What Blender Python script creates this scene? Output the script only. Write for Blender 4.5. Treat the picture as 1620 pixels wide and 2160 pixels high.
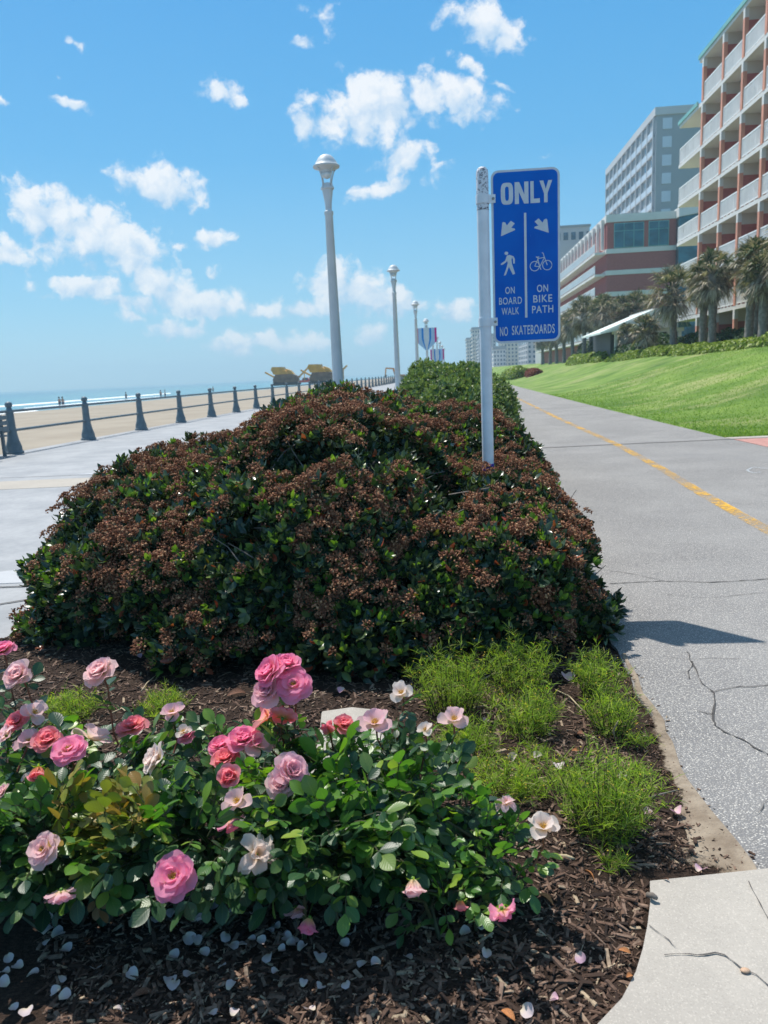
import bpy, math, random
import numpy as np
from mathutils import Matrix, Vector

# ------------------------------------------------------------------ camera, sky, sun, exposure
S = bpy.context.scene
for o in list(bpy.data.objects):
    bpy.data.objects.remove(o, do_unlink=True)
COL = S.collection
FPX, IW, IH, EYE = 1600.0, 1620.0, 2160.0, 1.4
ROLL, PITCH, YAW = 0.046, math.atan(289.7 / 1600.0), math.radians(-4.23651)
_fw = np.array([math.sin(YAW) * math.cos(PITCH), math.cos(YAW) * math.cos(PITCH), -math.sin(PITCH)])
_r0 = np.array([math.cos(YAW), -math.sin(YAW), 0.0])
_u0 = np.cross(_r0, _fw)
_R = math.cos(ROLL) * _r0 - math.sin(ROLL) * _u0
_U = math.sin(ROLL) * _r0 + math.cos(ROLL) * _u0
cam_d = bpy.data.cameras.new("camera")
cam = bpy.data.objects.new("camera", cam_d)
COL.objects.link(cam)
cam.matrix_world = Matrix(((_R[0], _U[0], -_fw[0], 0), (_R[1], _U[1], -_fw[1], 0), (_R[2], _U[2], -_fw[2], EYE), (0, 0, 0, 1)))
cam_d.sensor_fit = 'VERTICAL'
cam_d.sensor_height = 36.0
cam_d.lens = 36.0 * FPX / IH
cam_d.clip_start, cam_d.clip_end = 0.05, 30000
cam_d.dof.use_dof = True
cam_d.dof.focus_distance = 2.9
cam_d.dof.aperture_fstop = 5.6
S.camera = cam

def ray(x, y):
    return (x - 810) / FPX * _R - (y - 1080) / FPX * _U + _fw
def gnd(x, y, z=0.0):                      # a point of the photo that lies on the level z
    d = ray(x, y); t = (z - EYE) / d[2]
    return np.array([0, 0, EYE]) + d * t
def at(x, y, Y):                           # a point of the photo at the distance Y up the path
    d = ray(x, y)
    return np.array([0, 0, EYE]) + d * (Y / d[1])

SUN_TO = Vector((-0.345, 0.375, 1.0)).normalized()
SUN_EL = math.asin(SUN_TO.z)
SUN_AZ = math.atan2(SUN_TO.x, SUN_TO.y)
sun_d = bpy.data.lights.new("sun", 'SUN')
sun_d.energy, sun_d.angle, sun_d.color = 4.8, math.radians(0.53), (1.0, 0.945, 0.86)
sun = bpy.data.objects.new("sun", sun_d)
COL.objects.link(sun)
sun.rotation_euler = SUN_TO.to_track_quat('Z', 'Y').to_euler()
sun.location = (-20, 20, 60)
S.view_settings.view_transform = 'Standard'
S.view_settings.look = 'None'
S.view_settings.exposure = 0.3
S.view_settings.gamma = 1.0
S.view_settings.use_curve_mapping = False
S.cycles.max_bounces = 8
S.cycles.transparent_max_bounces = 12
S.cycles.caustics_reflective = False
S.cycles.caustics_refractive = False
S.cycles.sample_clamp_indirect = 6.0
S.cycles.use_denoising = True
S.cycles.volume_bounces = 0

CLOUDS = [  # pixel centre, radii, tilt (deg, clockwise), weight
 (60,425,34,44,0,1),(112,452,62,42,15,1),(205,492,92,46,22,1.1),(285,535,72,46,22,1.05),(190,530,120,34,24,.8),(335,592,62,36,20,1),
 (402,634,92,36,16,1),(478,648,60,20,8,.85),(560,650,72,18,-3,.85),(640,655,60,20,4,.85),(25,538,66,30,16,.95),(342,386,80,34,18,1),
 (380,362,30,14,10,.7),(440,500,36,18,5,.85),(375,515,18,8,0,.7),(445,577,27,17,0,.75),(190,610,86,21,10,1),(275,641,72,18,10,.85),
 (280,672,32,11,12,.65),(362,692,44,20,15,.95),(402,697,32,15,0,.85),(432,681,22,10,0,.75),(497,728,48,22,18,1),(560,712,46,17,0,.95),
 (640,725,56,19,4,.9),(700,592,52,36,0,1),(752,612,54,42,0,1.05),(812,632,62,36,12,1),(690,652,44,26,0,.9),(862,642,42,20,10,.8),
 (782,702,38,17,5,.8),(960,655,40,25,15,.95),(460,188,38,18,20,.9),(497,208,27,15,25,.8),(150,222,36,10,25,.85),(8,210,24,8,30,.8),
 (165,95,22,8,25,.7),(122,165,10,6,0,.6),(1022,55,68,36,22,1.05),(1000,18,16,9,30,.7),(790,190,62,30,24,1),(680,258,50,38,34,.9),
 (760,245,62,46,10,1),(822,232,62,42,0,1),(902,200,62,40,18,1),(962,212,74,34,10,.9),(852,332,64,34,24,.85),(705,300,44,20,30,.75),
 (1002,152,48,12,36,.8),(1052,182,26,10,20,.7),(812,395,74,16,-5,.9),(640,28,26,15,40,.65),(690,42,22,16,60,.55),(652,88,27,12,10,.55),
 (1145,322,17,8,10,.5),(40,560,46,16,18,.7),(1440,272,26,8,-5,.8)]
W = bpy.data.worlds.new("World")
S.world = W
W.use_nodes = True
nt = W.node_tree
nt.nodes.clear()
def wn(t, **k):
    n = nt.nodes.new(t)
    for a, b in k.items(): setattr(n, a, b)
    return n
def wm(op, a, b=None, c=None, clamp=False):
    n = wn('ShaderNodeMath', operation=op); n.use_clamp = clamp
    for i, v in enumerate((a, b, c)):
        if v is None: continue
        if isinstance(v, (int, float)): n.inputs[i].default_value = v
        else: nt.links.new(v, n.inputs[i])
    return n.outputs[0]
sky = wn('ShaderNodeTexSky', sky_type='NISHITA')
sky.sun_disc = False
sky.sun_elevation, sky.sun_rotation = SUN_EL, SUN_AZ
sky.altitude, sky.air_density, sky.dust_density, sky.ozone_density = 0, 1.0, 0.6, 2.2
hs = wn('ShaderNodeHueSaturation')
hs.inputs['Hue'].default_value, hs.inputs['Saturation'].default_value, hs.inputs['Value'].default_value = 0.493, 1.12, 1.0
nt.links.new(sky.outputs[0], hs.inputs['Color'])
bg = wn('ShaderNodeBackground'); bg.inputs[1].default_value = 0.115
nt.links.new(hs.outputs[0], bg.inputs[0])
tc = wn('ShaderNodeTexCoord')
sep = wn('ShaderNodeSeparateXYZ'); nt.links.new(tc.outputs['Generated'], sep.inputs[0])
yy = wm('MAXIMUM', sep.outputs[1], 0.05)
cu, cv = wm('DIVIDE', sep.outputs[0], yy), wm('DIVIDE', sep.outputs[2], yy)
cmb = wn('ShaderNodeCombineXYZ'); nt.links.new(cu, cmb.inputs[0]); nt.links.new(cv, cmb.inputs[1])
def wnoise(scale, detail, rough, vec):
    n = wn('ShaderNodeTexNoise'); n.inputs['Scale'].default_value = scale
    n.inputs['Detail'].default_value = detail; n.inputs['Roughness'].default_value = rough
    nt.links.new(vec, n.inputs['Vector']); return n
nz = wnoise(16, 5, .6, cmb.outputs[0])
v1 = wn('ShaderNodeVectorMath', operation='SUBTRACT'); nt.links.new(nz.outputs['Color'], v1.inputs[0]); v1.inputs[1].default_value = (.5, .5, .5)
v2 = wn('ShaderNodeVectorMath', operation='SCALE'); nt.links.new(v1.outputs[0], v2.inputs[0]); v2.inputs['Scale'].default_value = 0.040
v3 = wn('ShaderNodeVectorMath', operation='ADD'); nt.links.new(v2.outputs[0], v3.inputs[0]); nt.links.new(cmb.outputs[0], v3.inputs[1])
v4 = wn('ShaderNodeVectorMath', operation='MULTIPLY'); nt.links.new(v3.outputs[0], v4.inputs[0]); v4.inputs[1].default_value = (1, 1, 0)
acc = 0.0
acc2 = 0.0
accw = 0.0001
for (cx, cy, rx, ry, rot, wgt) in CLOUDS:
    d = ray(cx, cy)
    mp = wn('ShaderNodeMapping', vector_type='TEXTURE')
    mp.inputs['Location'].default_value = (d[0] / d[1], d[2] / d[1], 0)
    mp.inputs['Rotation'].default_value = (0, 0, -math.radians(rot) + ROLL)
    k = 1.75 * math.sqrt(1 + (d[0] / d[1]) ** 2) / FPX
    mp.inputs['Scale'].default_value = (rx * k, ry * k, 1)
    nt.links.new(v4.outputs[0], mp.inputs[0])
    ln = wn('ShaderNodeVectorMath', operation='LENGTH'); nt.links.new(mp.outputs[0], ln.inputs[0])
    wv_ = wm('MAXIMUM', wm('MULTIPLY_ADD', ln.outputs['Value'], -wgt, wgt), 0.0)
    acc = wm('MAXIMUM', acc, wv_)
    sy_ = wn('ShaderNodeSeparateXYZ'); nt.links.new(mp.outputs[0], sy_.inputs[0])
    accw = wm('ADD', accw, wv_); acc2 = wm('MULTIPLY_ADD', sy_.outputs[1], wv_, acc2)
nd = wnoise(34, 8, .62, v4.outputs[0])
def wvor(scale):
    n = wn('ShaderNodeTexVoronoi', feature='F1', voronoi_dimensions='2D'); n.inputs['Scale'].default_value = scale
    nt.links.new(v3b.outputs[0], n.inputs['Vector']); return n.outputs['Distance']
nz2 = wnoise(60, 4, .6, cmb.outputs[0])
vb1 = wn('ShaderNodeVectorMath', operation='SUBTRACT'); nt.links.new(nz2.outputs['Color'], vb1.inputs[0]); vb1.inputs[1].default_value = (.5, .5, .5)
vb2 = wn('ShaderNodeVectorMath', operation='SCALE'); nt.links.new(vb1.outputs[0], vb2.inputs[0]); vb2.inputs['Scale'].default_value = .022
v3b = wn('ShaderNodeVectorMath', operation='ADD'); nt.links.new(vb2.outputs[0], v3b.inputs[0]); nt.links.new(v4.outputs[0], v3b.inputs[1])
bil = wvor(38)
dens = wm('ADD', acc, wm('MULTIPLY_ADD', nd.outputs['Fac'], 1.65, -0.80))
dens = wm('MULTIPLY_ADD', bil, -0.42, dens)
mr = wn('ShaderNodeMapRange', interpolation_type='SMOOTHSTEP')
mr.inputs['From Min'].default_value, mr.inputs['From Max'].default_value = 0.07, 0.55
nt.links.new(dens, mr.inputs['Value'])
fac = wm('MULTIPLY', mr.outputs[0], wm('GREATER_THAN', acc, 0.001))
# shade painted into the cloud undersides: the same detail read a little higher up
off = wn('ShaderNodeVectorMath', operation='ADD'); nt.links.new(v4.outputs[0], off.inputs[0]); off.inputs[1].default_value = (-.012, .016, 0)
nd2 = wnoise(34, 4, .6, off.outputs[0])
nd3 = wnoise(34, 4, .6, v4.outputs[0])
shade = wm('MULTIPLY_ADD', wm('SUBTRACT', nd3.outputs['Fac'], nd2.outputs['Fac']), 1.6, wm('MULTIPLY_ADD', bil, -0.55, wm('MULTIPLY_ADD', wm('DIVIDE', acc2, accw), 0.85, 0.86)), clamp=True)
mixc = wn('ShaderNodeMix', data_type='RGBA')
nt.links.new(shade, mixc.inputs['Factor'])
mixc.inputs['A'].default_value = (0.44, 0.63, 0.84, 1)
mixc.inputs['B'].default_value = (0.93, 0.94, 0.96, 1)
bgc = wn('ShaderNodeBackground'); bgc.inputs[1].default_value = 0.86
nt.links.new(mixc.outputs['Result'], bgc.inputs[0])
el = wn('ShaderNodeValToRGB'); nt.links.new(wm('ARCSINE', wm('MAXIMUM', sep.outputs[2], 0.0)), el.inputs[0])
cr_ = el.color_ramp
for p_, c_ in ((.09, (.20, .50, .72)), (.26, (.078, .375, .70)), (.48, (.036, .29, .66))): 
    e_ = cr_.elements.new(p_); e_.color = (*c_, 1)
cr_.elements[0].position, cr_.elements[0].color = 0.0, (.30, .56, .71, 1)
cr_.elements[-1].position, cr_.elements[-1].color = 1.0, (.28, .40, .54, 1)  # zenith above the view, brightened and greyed to lift the shadows
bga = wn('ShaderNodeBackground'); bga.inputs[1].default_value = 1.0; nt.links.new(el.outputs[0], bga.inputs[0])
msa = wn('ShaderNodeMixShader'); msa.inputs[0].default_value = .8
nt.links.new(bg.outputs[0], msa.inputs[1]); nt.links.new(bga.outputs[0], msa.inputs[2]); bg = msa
ms = wn('ShaderNodeMixShader')
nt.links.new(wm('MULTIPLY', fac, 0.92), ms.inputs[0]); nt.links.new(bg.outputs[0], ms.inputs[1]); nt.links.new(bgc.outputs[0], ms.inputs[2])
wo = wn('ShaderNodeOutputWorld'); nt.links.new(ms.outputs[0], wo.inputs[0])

# ------------------------------------------------------------------ helpers
rng = np.random.default_rng(7)
rnd = random.Random(11)
PI = math.pi

class MB:
    """collects shapes and links them as one mesh object"""
    def __init__(s): s.V, s.F, s.M, s.U, s.n = [], [], [], [], 0
    def add(s, V, F, mat=0, uv=None):
        V = np.asarray(V, float).reshape(-1, 3)
        if isinstance(F, np.ndarray): F = [F]
        else:
            by = {}
            for f in F: by.setdefault(len(f), []).append(f)
            F = [np.array(v, int) for v in by.values()]
        for f in F:
            s.F.append(f + s.n); s.M.append(np.full(len(f), mat, int))
        s.V.append(V); s.U.append(np.zeros((len(V), 2)) if uv is None else np.asarray(uv, float))
        s.n += len(V); return s
    def box(s, x0, x1, y0, y1, z0, z1, mat=0):
        V = [(x0,y0,z0),(x1,y0,z0),(x1,y1,z0),(x0,y1,z0),(x0,y0,z1),(x1,y0,z1),(x1,y1,z1),(x0,y1,z1)]
        return s.add(V, [(0,3,2,1),(4,5,6,7),(0,1,5,4),(1,2,6,5),(2,3,7,6),(3,0,4,7)], mat)
    def bar(s, p, q, w, h, mat=0):
        p, q = np.array(p, float), np.array(q, float); d = q - p; d /= np.linalg.norm(d)
        a = np.cross(d, (0, 0, 1.0)); 
        if np.linalg.norm(a) < 1e-3: a = np.array([1.0, 0, 0])
        a /= np.linalg.norm(a); b = np.cross(a, d)
        V = [e + a * i * w / 2 + b * j * h / 2 for e in (p, q) for i, j in ((-1,-1),(1,-1),(1,1),(-1,1))]
        return s.add(V, [(0,1,2,3),(7,6,5,4),(0,4,5,1),(1,5,6,2),(2,6,7,3),(3,7,4,0)], mat)
    def tube(s, P, r, n=8, mat=0, cap=True):
        P = np.array(P, float); m = len(P); r = np.broadcast_to(np.asarray(r, float), (m,))
        T = np.gradient(P, axis=0); T /= np.linalg.norm(T, axis=1, keepdims=True) + 1e-12
        ref = np.array([0.0, 0, 1]) if abs(T[0][2]) < .9 else np.array([1.0, 0, 0])
        V = []
        a0 = None
        for i in range(m):
            a = np.cross(T[i], ref) if a0 is None else a0 - T[i] * np.dot(a0, T[i])
            a /= np.linalg.norm(a) + 1e-12; a0 = a; b = np.cross(T[i], a)
            t = np.arange(n) * 2 * PI / n
            V.append(P[i] + r[i] * (np.cos(t)[:, None] * a + np.sin(t)[:, None] * b))
        F = [(i*n+j, i*n+(j+1)%n, (i+1)*n+(j+1)%n, (i+1)*n+j) for i in range(m-1) for j in range(n)]
        if cap: F += [tuple(range(n))[::-1], tuple(range((m-1)*n, m*n))]
        return s.add(np.concatenate(V), F, mat)
    def lathe(s, prof, n=24, c=(0, 0, 0), mat=0):
        t = np.arange(n) * 2 * PI / n; V = []
        for r, z in prof: V.append(np.stack([c[0] + r*np.cos(t), c[1] + r*np.sin(t), np.full(n, c[2] + z)], 1))
        m = len(prof)
        F = [(i*n+j, i*n+(j+1)%n, (i+1)*n+(j+1)%n, (i+1)*n+j) for i in range(m-1) for j in range(n)]
        F += [tuple(range(n))[::-1], tuple(range((m-1)*n, m*n))]
        return s.add(np.concatenate(V), F, mat)
    def prism(s, P, z0, z1, mat=0, bottom=True):
        n = len(P)
        V = [(x, y, z0) for x, y in P] + [(x, y, z1) for x, y in P]
        F = [tuple(range(n, 2*n))] + [(i, (i+1) % n, n + (i+1) % n, n + i) for i in range(n)]
        if bottom: F.append(tuple(range(n))[::-1])
        return s.add(V, F, mat)
    def xz(s, P, y0, y1, mat=0):             # polygon in the x-z plane given a thickness in y
        n = len(P)
        V = [(x, y0, z) for x, z in P] + [(x, y1, z) for x, z in P]
        return s.add(V, [tuple(range(n))] + [tuple(range(n, 2*n))[::-1]] + [(i, n+i, n+(i+1) % n, (i+1) % n) for i in range(n)], mat)
    def scatter(s, tv, tf, tuv, R, P, mat=0):
        N, k = len(P), len(tv)
        V = np.einsum('nij,kj->nki', R, tv) + P[:, None, :]
        off = (np.arange(N) * k)[:, None, None]
        for f in tf:
            s.F.append((f[None] + off).reshape(-1, f.shape[1]) + s.n); s.M.append(np.full(N * len(f), mat, int))
        s.V.append(V.reshape(-1, 3)); s.U.append(np.tile(tuv, (N, 1))); s.n += N * k
        return s
    def build(s, name, mats, parent=None, origin=(0, 0, 0), smooth=False, link=True):
        if not isinstance(mats, (list, tuple)): mats = [mats]
        V = np.concatenate(s.V) - np.array(origin, float)
        me = bpy.data.meshes.new(name)
        lv = np.concatenate([f.ravel() for f in s.F]).astype(np.int32)
        lt = np.concatenate([np.full(len(f), f.shape[1]) for f in s.F]).astype(np.int32)
        ls = np.concatenate([[0], np.cumsum(lt)[:-1]]).astype(np.int32)
        me.vertices.add(len(V)); me.vertices.foreach_set('co', V.ravel().astype(np.float32))
        me.loops.add(len(lv)); me.loops.foreach_set('vertex_index', lv)
        me.polygons.add(len(lt)); me.polygons.foreach_set('loop_start', ls); me.polygons.foreach_set('loop_total', lt)
        me.polygons.foreach_set('material_index', np.concatenate(s.M).astype(np.int32))
        me.polygons.foreach_set('use_smooth', np.full(len(lt), bool(smooth)))
        uv = me.uv_layers.new(name='uv'); uv.data.foreach_set('uv', np.concatenate(s.U)[lv].ravel().astype(np.float32))
        for m in mats: me.materials.append(m)
        me.update(calc_edges=True); me.validate()
        if smooth == 'auto':
            me.set_sharp_from_angle(angle=math.radians(40))
        o = bpy.data.objects.new(name, me); COL.objects.link(o)
        if parent is not None: o.parent = parent
        return o

def tag(o, label=None, cat=None, group=None, kind=None):
    if label: o['label'] = label
    if cat: o['category'] = cat
    if group: o['group'] = group
    if kind: o['kind'] = kind
    return o
def empty(name, loc, label, cat, group=None, rz=0.0):
    o = bpy.data.objects.new(name, None); COL.objects.link(o)
    o.location = loc; o.rotation_euler = (0, 0, rz); o.empty_display_size = .2
    return tag(o, label, cat, group)
def copy_tree(o, parent=None):
    c = o.copy(); COL.objects.link(c)
    if parent is not None: c.parent = parent
    for ch in [x for x in bpy.data.objects if x.parent == o]: copy_tree(ch, c)
    return c

# ------------------------------------------------------------------ materials
class Mt:
    def __init__(s, name, rough=.6, spec=.4):
        s.m = bpy.data.materials.new(name); s.m.use_nodes = True; s.t = s.m.node_tree; s.t.nodes.clear()
        s.o = s.n('ShaderNodeOutputMaterial'); s.b = s.n('ShaderNodeBsdfPrincipled')
        s.t.links.new(s.b.outputs[0], s.o.inputs[0])
        s.b.inputs['Roughness'].default_value = rough; s.b.inputs['Specular IOR Level'].default_value = spec
        s.tc = None
    def n(s, t, **k):
        n = s.t.nodes.new(t)
        for a, b in k.items(): setattr(n, a, b)
        return n
    def l(s, a, b): s.t.links.new(a, b)
    def co(s, w='Object'):
        if s.tc is None: s.tc = s.n('ShaderNodeTexCoord')
        return s.tc.outputs[w]
    def noise(s, scale, detail=4, rough=.55, w='Object', stretch=None, dist=0):
        n = s.n('ShaderNodeTexNoise'); n.inputs['Scale'].default_value = scale; n.inputs['Detail'].default_value = detail
        n.inputs['Roughness'].default_value = rough; n.inputs['Distortion'].default_value = dist
        v = s.co(w)
        if stretch: v = s.map(v, stretch)
        s.l(v, n.inputs['Vector']); return n.outputs['Fac']
    def map(s, v, sc, rot=(0, 0, 0)):
        m = s.n('ShaderNodeMapping'); m.inputs['Scale'].default_value = sc; m.inputs['Rotation'].default_value = rot
        s.l(v, m.inputs[0]); return m.outputs[0]
    def vor(s, scale, w='Object', feature='F1', out='Distance', stretch=None):
        n = s.n('ShaderNodeTexVoronoi', feature=feature); n.inputs['Scale'].default_value = scale
        v = s.co(w)
        if stretch: v = s.map(v, stretch)
        s.l(v, n.inputs['Vector']); return n.outputs[out]
    def ramp(s, f, stops, interp='LINEAR'):
        r = s.n('ShaderNodeValToRGB'); e = r.color_ramp; e.interpolation = interp
        while len(e.elements) < len(stops): e.elements.new(.5)
        for el, (p, c) in zip(e.elements, stops):
            el.position = p; el.color = (*c, 1) if len(c) == 3 else c
        s.l(f, r.inputs[0]); return r.outputs[0]
    def mix(s, f, a, b, blend='MIX'):
        x = s.n('ShaderNodeMix', data_type='RGBA', blend_type=blend)
        for v, i in ((f, 'Factor'), (a, 'A'), (b, 'B')):
            if isinstance(v, (int, float)): x.inputs[i].default_value = v
            elif isinstance(v, tuple): x.inputs[i].default_value = (*v, 1)
            else: s.l(v, x.inputs[i])
        return x.outputs['Result']
    def math(s, op, a, b=None, c=None, clamp=False):
        x = s.n('ShaderNodeMath', operation=op); x.use_clamp = clamp
        for i, v in enumerate((a, b, c)):
            if v is None: continue
            if isinstance(v, (int, float)): x.inputs[i].default_value = v
            else: s.l(v, x.inputs[i])
        return x.outputs[0]
    def rng(s, f, a, b, c=0., d=1., smooth=True):
        x = s.n('ShaderNodeMapRange'); 
        if smooth: x.interpolation_type = 'SMOOTHSTEP'
        for i, v in zip(('From Min', 'From Max', 'To Min', 'To Max'), (a, b, c, d)): x.inputs[i].default_value = v
        s.l(f, x.inputs['Value']); return x.outputs[0]
    def xyz(s, w='Object'):
        x = s.n('ShaderNodeSeparateXYZ'); s.l(s.co(w), x.inputs[0]); return x.outputs
    def island(s): return s.n('ShaderNodeNewGeometry').outputs['Random Per Island']
    def objrand(s): return s.n('ShaderNodeObjectInfo').outputs['Random']
    def color(s, c):
        if isinstance(c, tuple): s.b.inputs['Base Color'].default_value = (*c, 1)
        else: s.l(c, s.b.inputs['Base Color'])
        s.c = c; return s
    def rough(s, f): s.l(f, s.b.inputs['Roughness']); return s
    def bump(s, f, strength=.3, dist=.01):
        b = s.n('ShaderNodeBump'); b.inputs['Strength'].default_value = strength; b.inputs['Distance'].default_value = dist
        s.l(f, b.inputs['Height']); s.l(b.outputs[0], s.b.inputs['Normal']); return s
    def translucent(s, f, tint=(1, 1, 1)):
        t = s.n('ShaderNodeBsdfTranslucent')
        if isinstance(s.c, tuple): t.inputs[0].default_value = tuple(a * b for a, b in zip(s.c, tint)) + (1,)
        else: s.l(s.mix(1.0, s.c, tint, 'MULTIPLY'), t.inputs[0])
        x = s.n('ShaderNodeMixShader'); x.inputs[0].default_value = f
        s.l(s.b.outputs[0], x.inputs[1]); s.l(t.outputs[0], x.inputs[2]); s.l(x.outputs[0], s.o.inputs[0]); return s

def flat(name, c, rough=.6, var=.12, scale=3., spec=.4, metal=0.):
    m = Mt(name, rough, spec); n = m.noise(scale, 5)
    m.color(m.mix(m.rng(n, .3, .7), tuple(x * (1 - var) for x in c), tuple(min(1, x * (1 + var)) for x in c)))
    m.b.inputs['Metallic'].default_value = metal
    return m.m

def m_asphalt():
    m = Mt('asphalt_path', .85, .3)
    v = m.vor(135, out='Color', stretch=(1, 1.35, 1)); d = m.vor(135, stretch=(1, 1.35, 1))
    sp = m.n('ShaderNodeSeparateColor'); m.l(v, sp.inputs[0])
    stone = m.ramp(sp.outputs[0], [(0, (.225, .215, .205)), (.45, (.365, .348, .325)), (.75, (.485, .46, .425)), (1, (.74, .70, .63))])
    gap = m.rng(d, .25, .62)
    c = m.mix(gap, stone, (.155, .15, .15))
    big = m.noise(.9, 5, .6)
    c = m.mix(m.rng(big, .35, .7, 0, .30), c, (.43, .415, .395))
    y = m.xyz()
    fine = m.noise(55, 3)
    c = m.mix(m.rng(fine, .35, .65, 0, .30), c, (.22, .218, .225)); c = m.mix(m.rng(m.noise(.28, 6, .7, dist=.8), .52, .72, 0, .28), c, (.24, .237, .24)); c = m.mix(m.rng(m.vor(1.7, feature='F1'), .0, .06, .35, 0), c, (.10, .10, .10))
    m.color(c).bump(m.math('SUBTRACT', 1, gap), .5, .004)
    return m.m
def m_concrete(name, a, b, speck=True, spo=1.0):
    m = Mt(name, .85, .3)
    c = m.mix(m.rng(m.noise(1.3, 6, .6), .3, .7), a, b)
    c = m.mix(m.rng(m.noise(14, 5, .65), .35, .7, 0, .35), c, tuple(x * .82 for x in a))
    if speck:
        sp = m.n('ShaderNodeSeparateColor'); m.l(m.vor(330, out='Color'), sp.inputs[0])
        c = m.mix(m.rng(sp.outputs[0], .74, 1.0, 0, .22 * spo), c, tuple(x * .50 for x in a))
        c = m.mix(m.rng(sp.outputs[1], .80, 1.0, 0, .32 * spo), c, tuple(min(1, x * 1.5) for x in b))
    m.color(c).bump(m.noise(120, 4), .25, .003)
    return m.m
def m_mulch():
    m = Mt('mulch', .9, .2)
    c = m.ramp(m.noise(60, 5, .7, stretch=(1, 2.5, 1)), [(.3, (.012, .008, .006)), (.55, (.045, .028, .02)), (.8, (.10, .066, .048))])
    p = m.noise(2.2, 4, .6)
    m.color(m.mix(m.rng(p, .6, .78, 0, .55), c, (.13, .095, .07))).bump(m.noise(80, 5, .7), .8, .02)
    return m.m
def m_chip():
    m = Mt('bark_chip', .85, .25)
    c = m.ramp(m.island(), [(0, (.018, .011, .009)), (.3, (.058, .034, .024)), (.65, (.15, .090, .064)), (.9, (.26, .175, .13)), (1, (.44, .34, .23))])
    c = m.mix(m.rng(m.noise(90, 3, .6, stretch=(1, 1, 1)), .35, .7, 0, .5), c, (.03, .02, .015))
    m.color(c); return m.m
def m_soil():
    m = Mt('sandy_soil', .95, .2)
    c = m.mix(m.rng(m.noise(9, 6, .65), .3, .7), (.20, .155, .115), (.34, .28, .215))
    m.color(m.mix(m.rng(m.noise(70, 4, .7), .55, .75, 0, .7), c, (.09, .065, .05))).bump(m.noise(90, 5, .7), .5, .01)
    tr = m.n('ShaderNodeBsdfTransparent'); x = m.n('ShaderNodeMixShader'); u = m.xyz('UV')
    m.l(m.rng(m.math('ADD', u[0], m.math('MULTIPLY', m.math('SUBTRACT', m.noise(26, 5, .7), .5), 1.3)), .45, .80), x.inputs[0])
    m.l(m.b.outputs[0], x.inputs[1]); m.l(tr.outputs[0], x.inputs[2]); m.l(x.outputs[0], m.o.inputs[0])
    return m.m
def m_grass():
    m = Mt('lawn_grass', .8, .25)
    c = m.ramp(m.noise(.55, 6, .62, stretch=(1.0, 1.0, 1)), [(.32, (.085, .175, .024)), (.5, (.155, .27, .038)), (.66, (.25, .365, .07))])
    dry = m.rng(m.noise(.33, 5, .65, stretch=(.8, 1.6, 1), dist=.4), .47, .66, 0, .75)
    c = m.mix(dry, c, (.40, .41, .17))
    blade = m.noise(45, 4, .75, stretch=(1, 1, 1))
    c = m.mix(m.rng(blade, .35, .68), m.mix(1.0, c, (.62, .66, .6), 'MULTIPLY'), c)
    m.color(c).bump(m.math('ADD', m.noise(28, 5, .75), m.noise(3.5, 3)), .7, .06)
    return m.m
def m_leaf(name, stops, rough=.38, tr=.28, tint=(1.25, 1.5, .45), vein=True, spec=.5):
    m = Mt(name, rough, spec)
    c = m.ramp(m.island(), stops)
    if vein:
        uv = m.xyz('UV')
        mid = m.math('ABSOLUTE', m.math('SUBTRACT', uv[0], .5))
        ribs = m.math('SINE', m.math('MULTIPLY', m.math('ADD', m.math('MULTIPLY', uv[1], 1.0), m.math('MULTIPLY', mid, -.55)), 44.))
        c = m.mix(m.rng(mid, .0, .03, .28, 0.), c, (.20, .28, .10))
        c = m.mix(m.rng(ribs, -.2, 1, 0, .12), c, m.mix(1.0, c, (1.5, 1.5, 1.3), 'MULTIPLY'))
        h = m.math('ADD', m.math('MULTIPLY', ribs, .5), m.rng(mid, 0, .12, -1.2, 0.))
        m.bump(h, .12, .002)
    m.color(c).translucent(tr, tint); return m.m
def m_petal(name, base, mid, edge, tr=.60, per=None):
    m = Mt(name, .72, .12)
    uv = m.xyz('UV')
    c = m.ramp(uv[1], [(0, base), (.28, tuple((a + b) / 2 for a, b in zip(base, mid))), (.5, mid), (.9, edge), (1, tuple(min(1, x * 1.05) for x in edge))])
    st = m.noise(7, 3, .6, 'UV', stretch=(6, .8, 1))
    c = m.mix(m.rng(st, .35, .7, 0, .22), c, tuple(min(1, x * .86) for x in mid))
    if per: c = m.mix(m.math('MULTIPLY', m.island(), .5), c, per)
    m.color(c).bump(st, .25, .003).translucent(tr, (1, .97, .95)); return m.m

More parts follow.
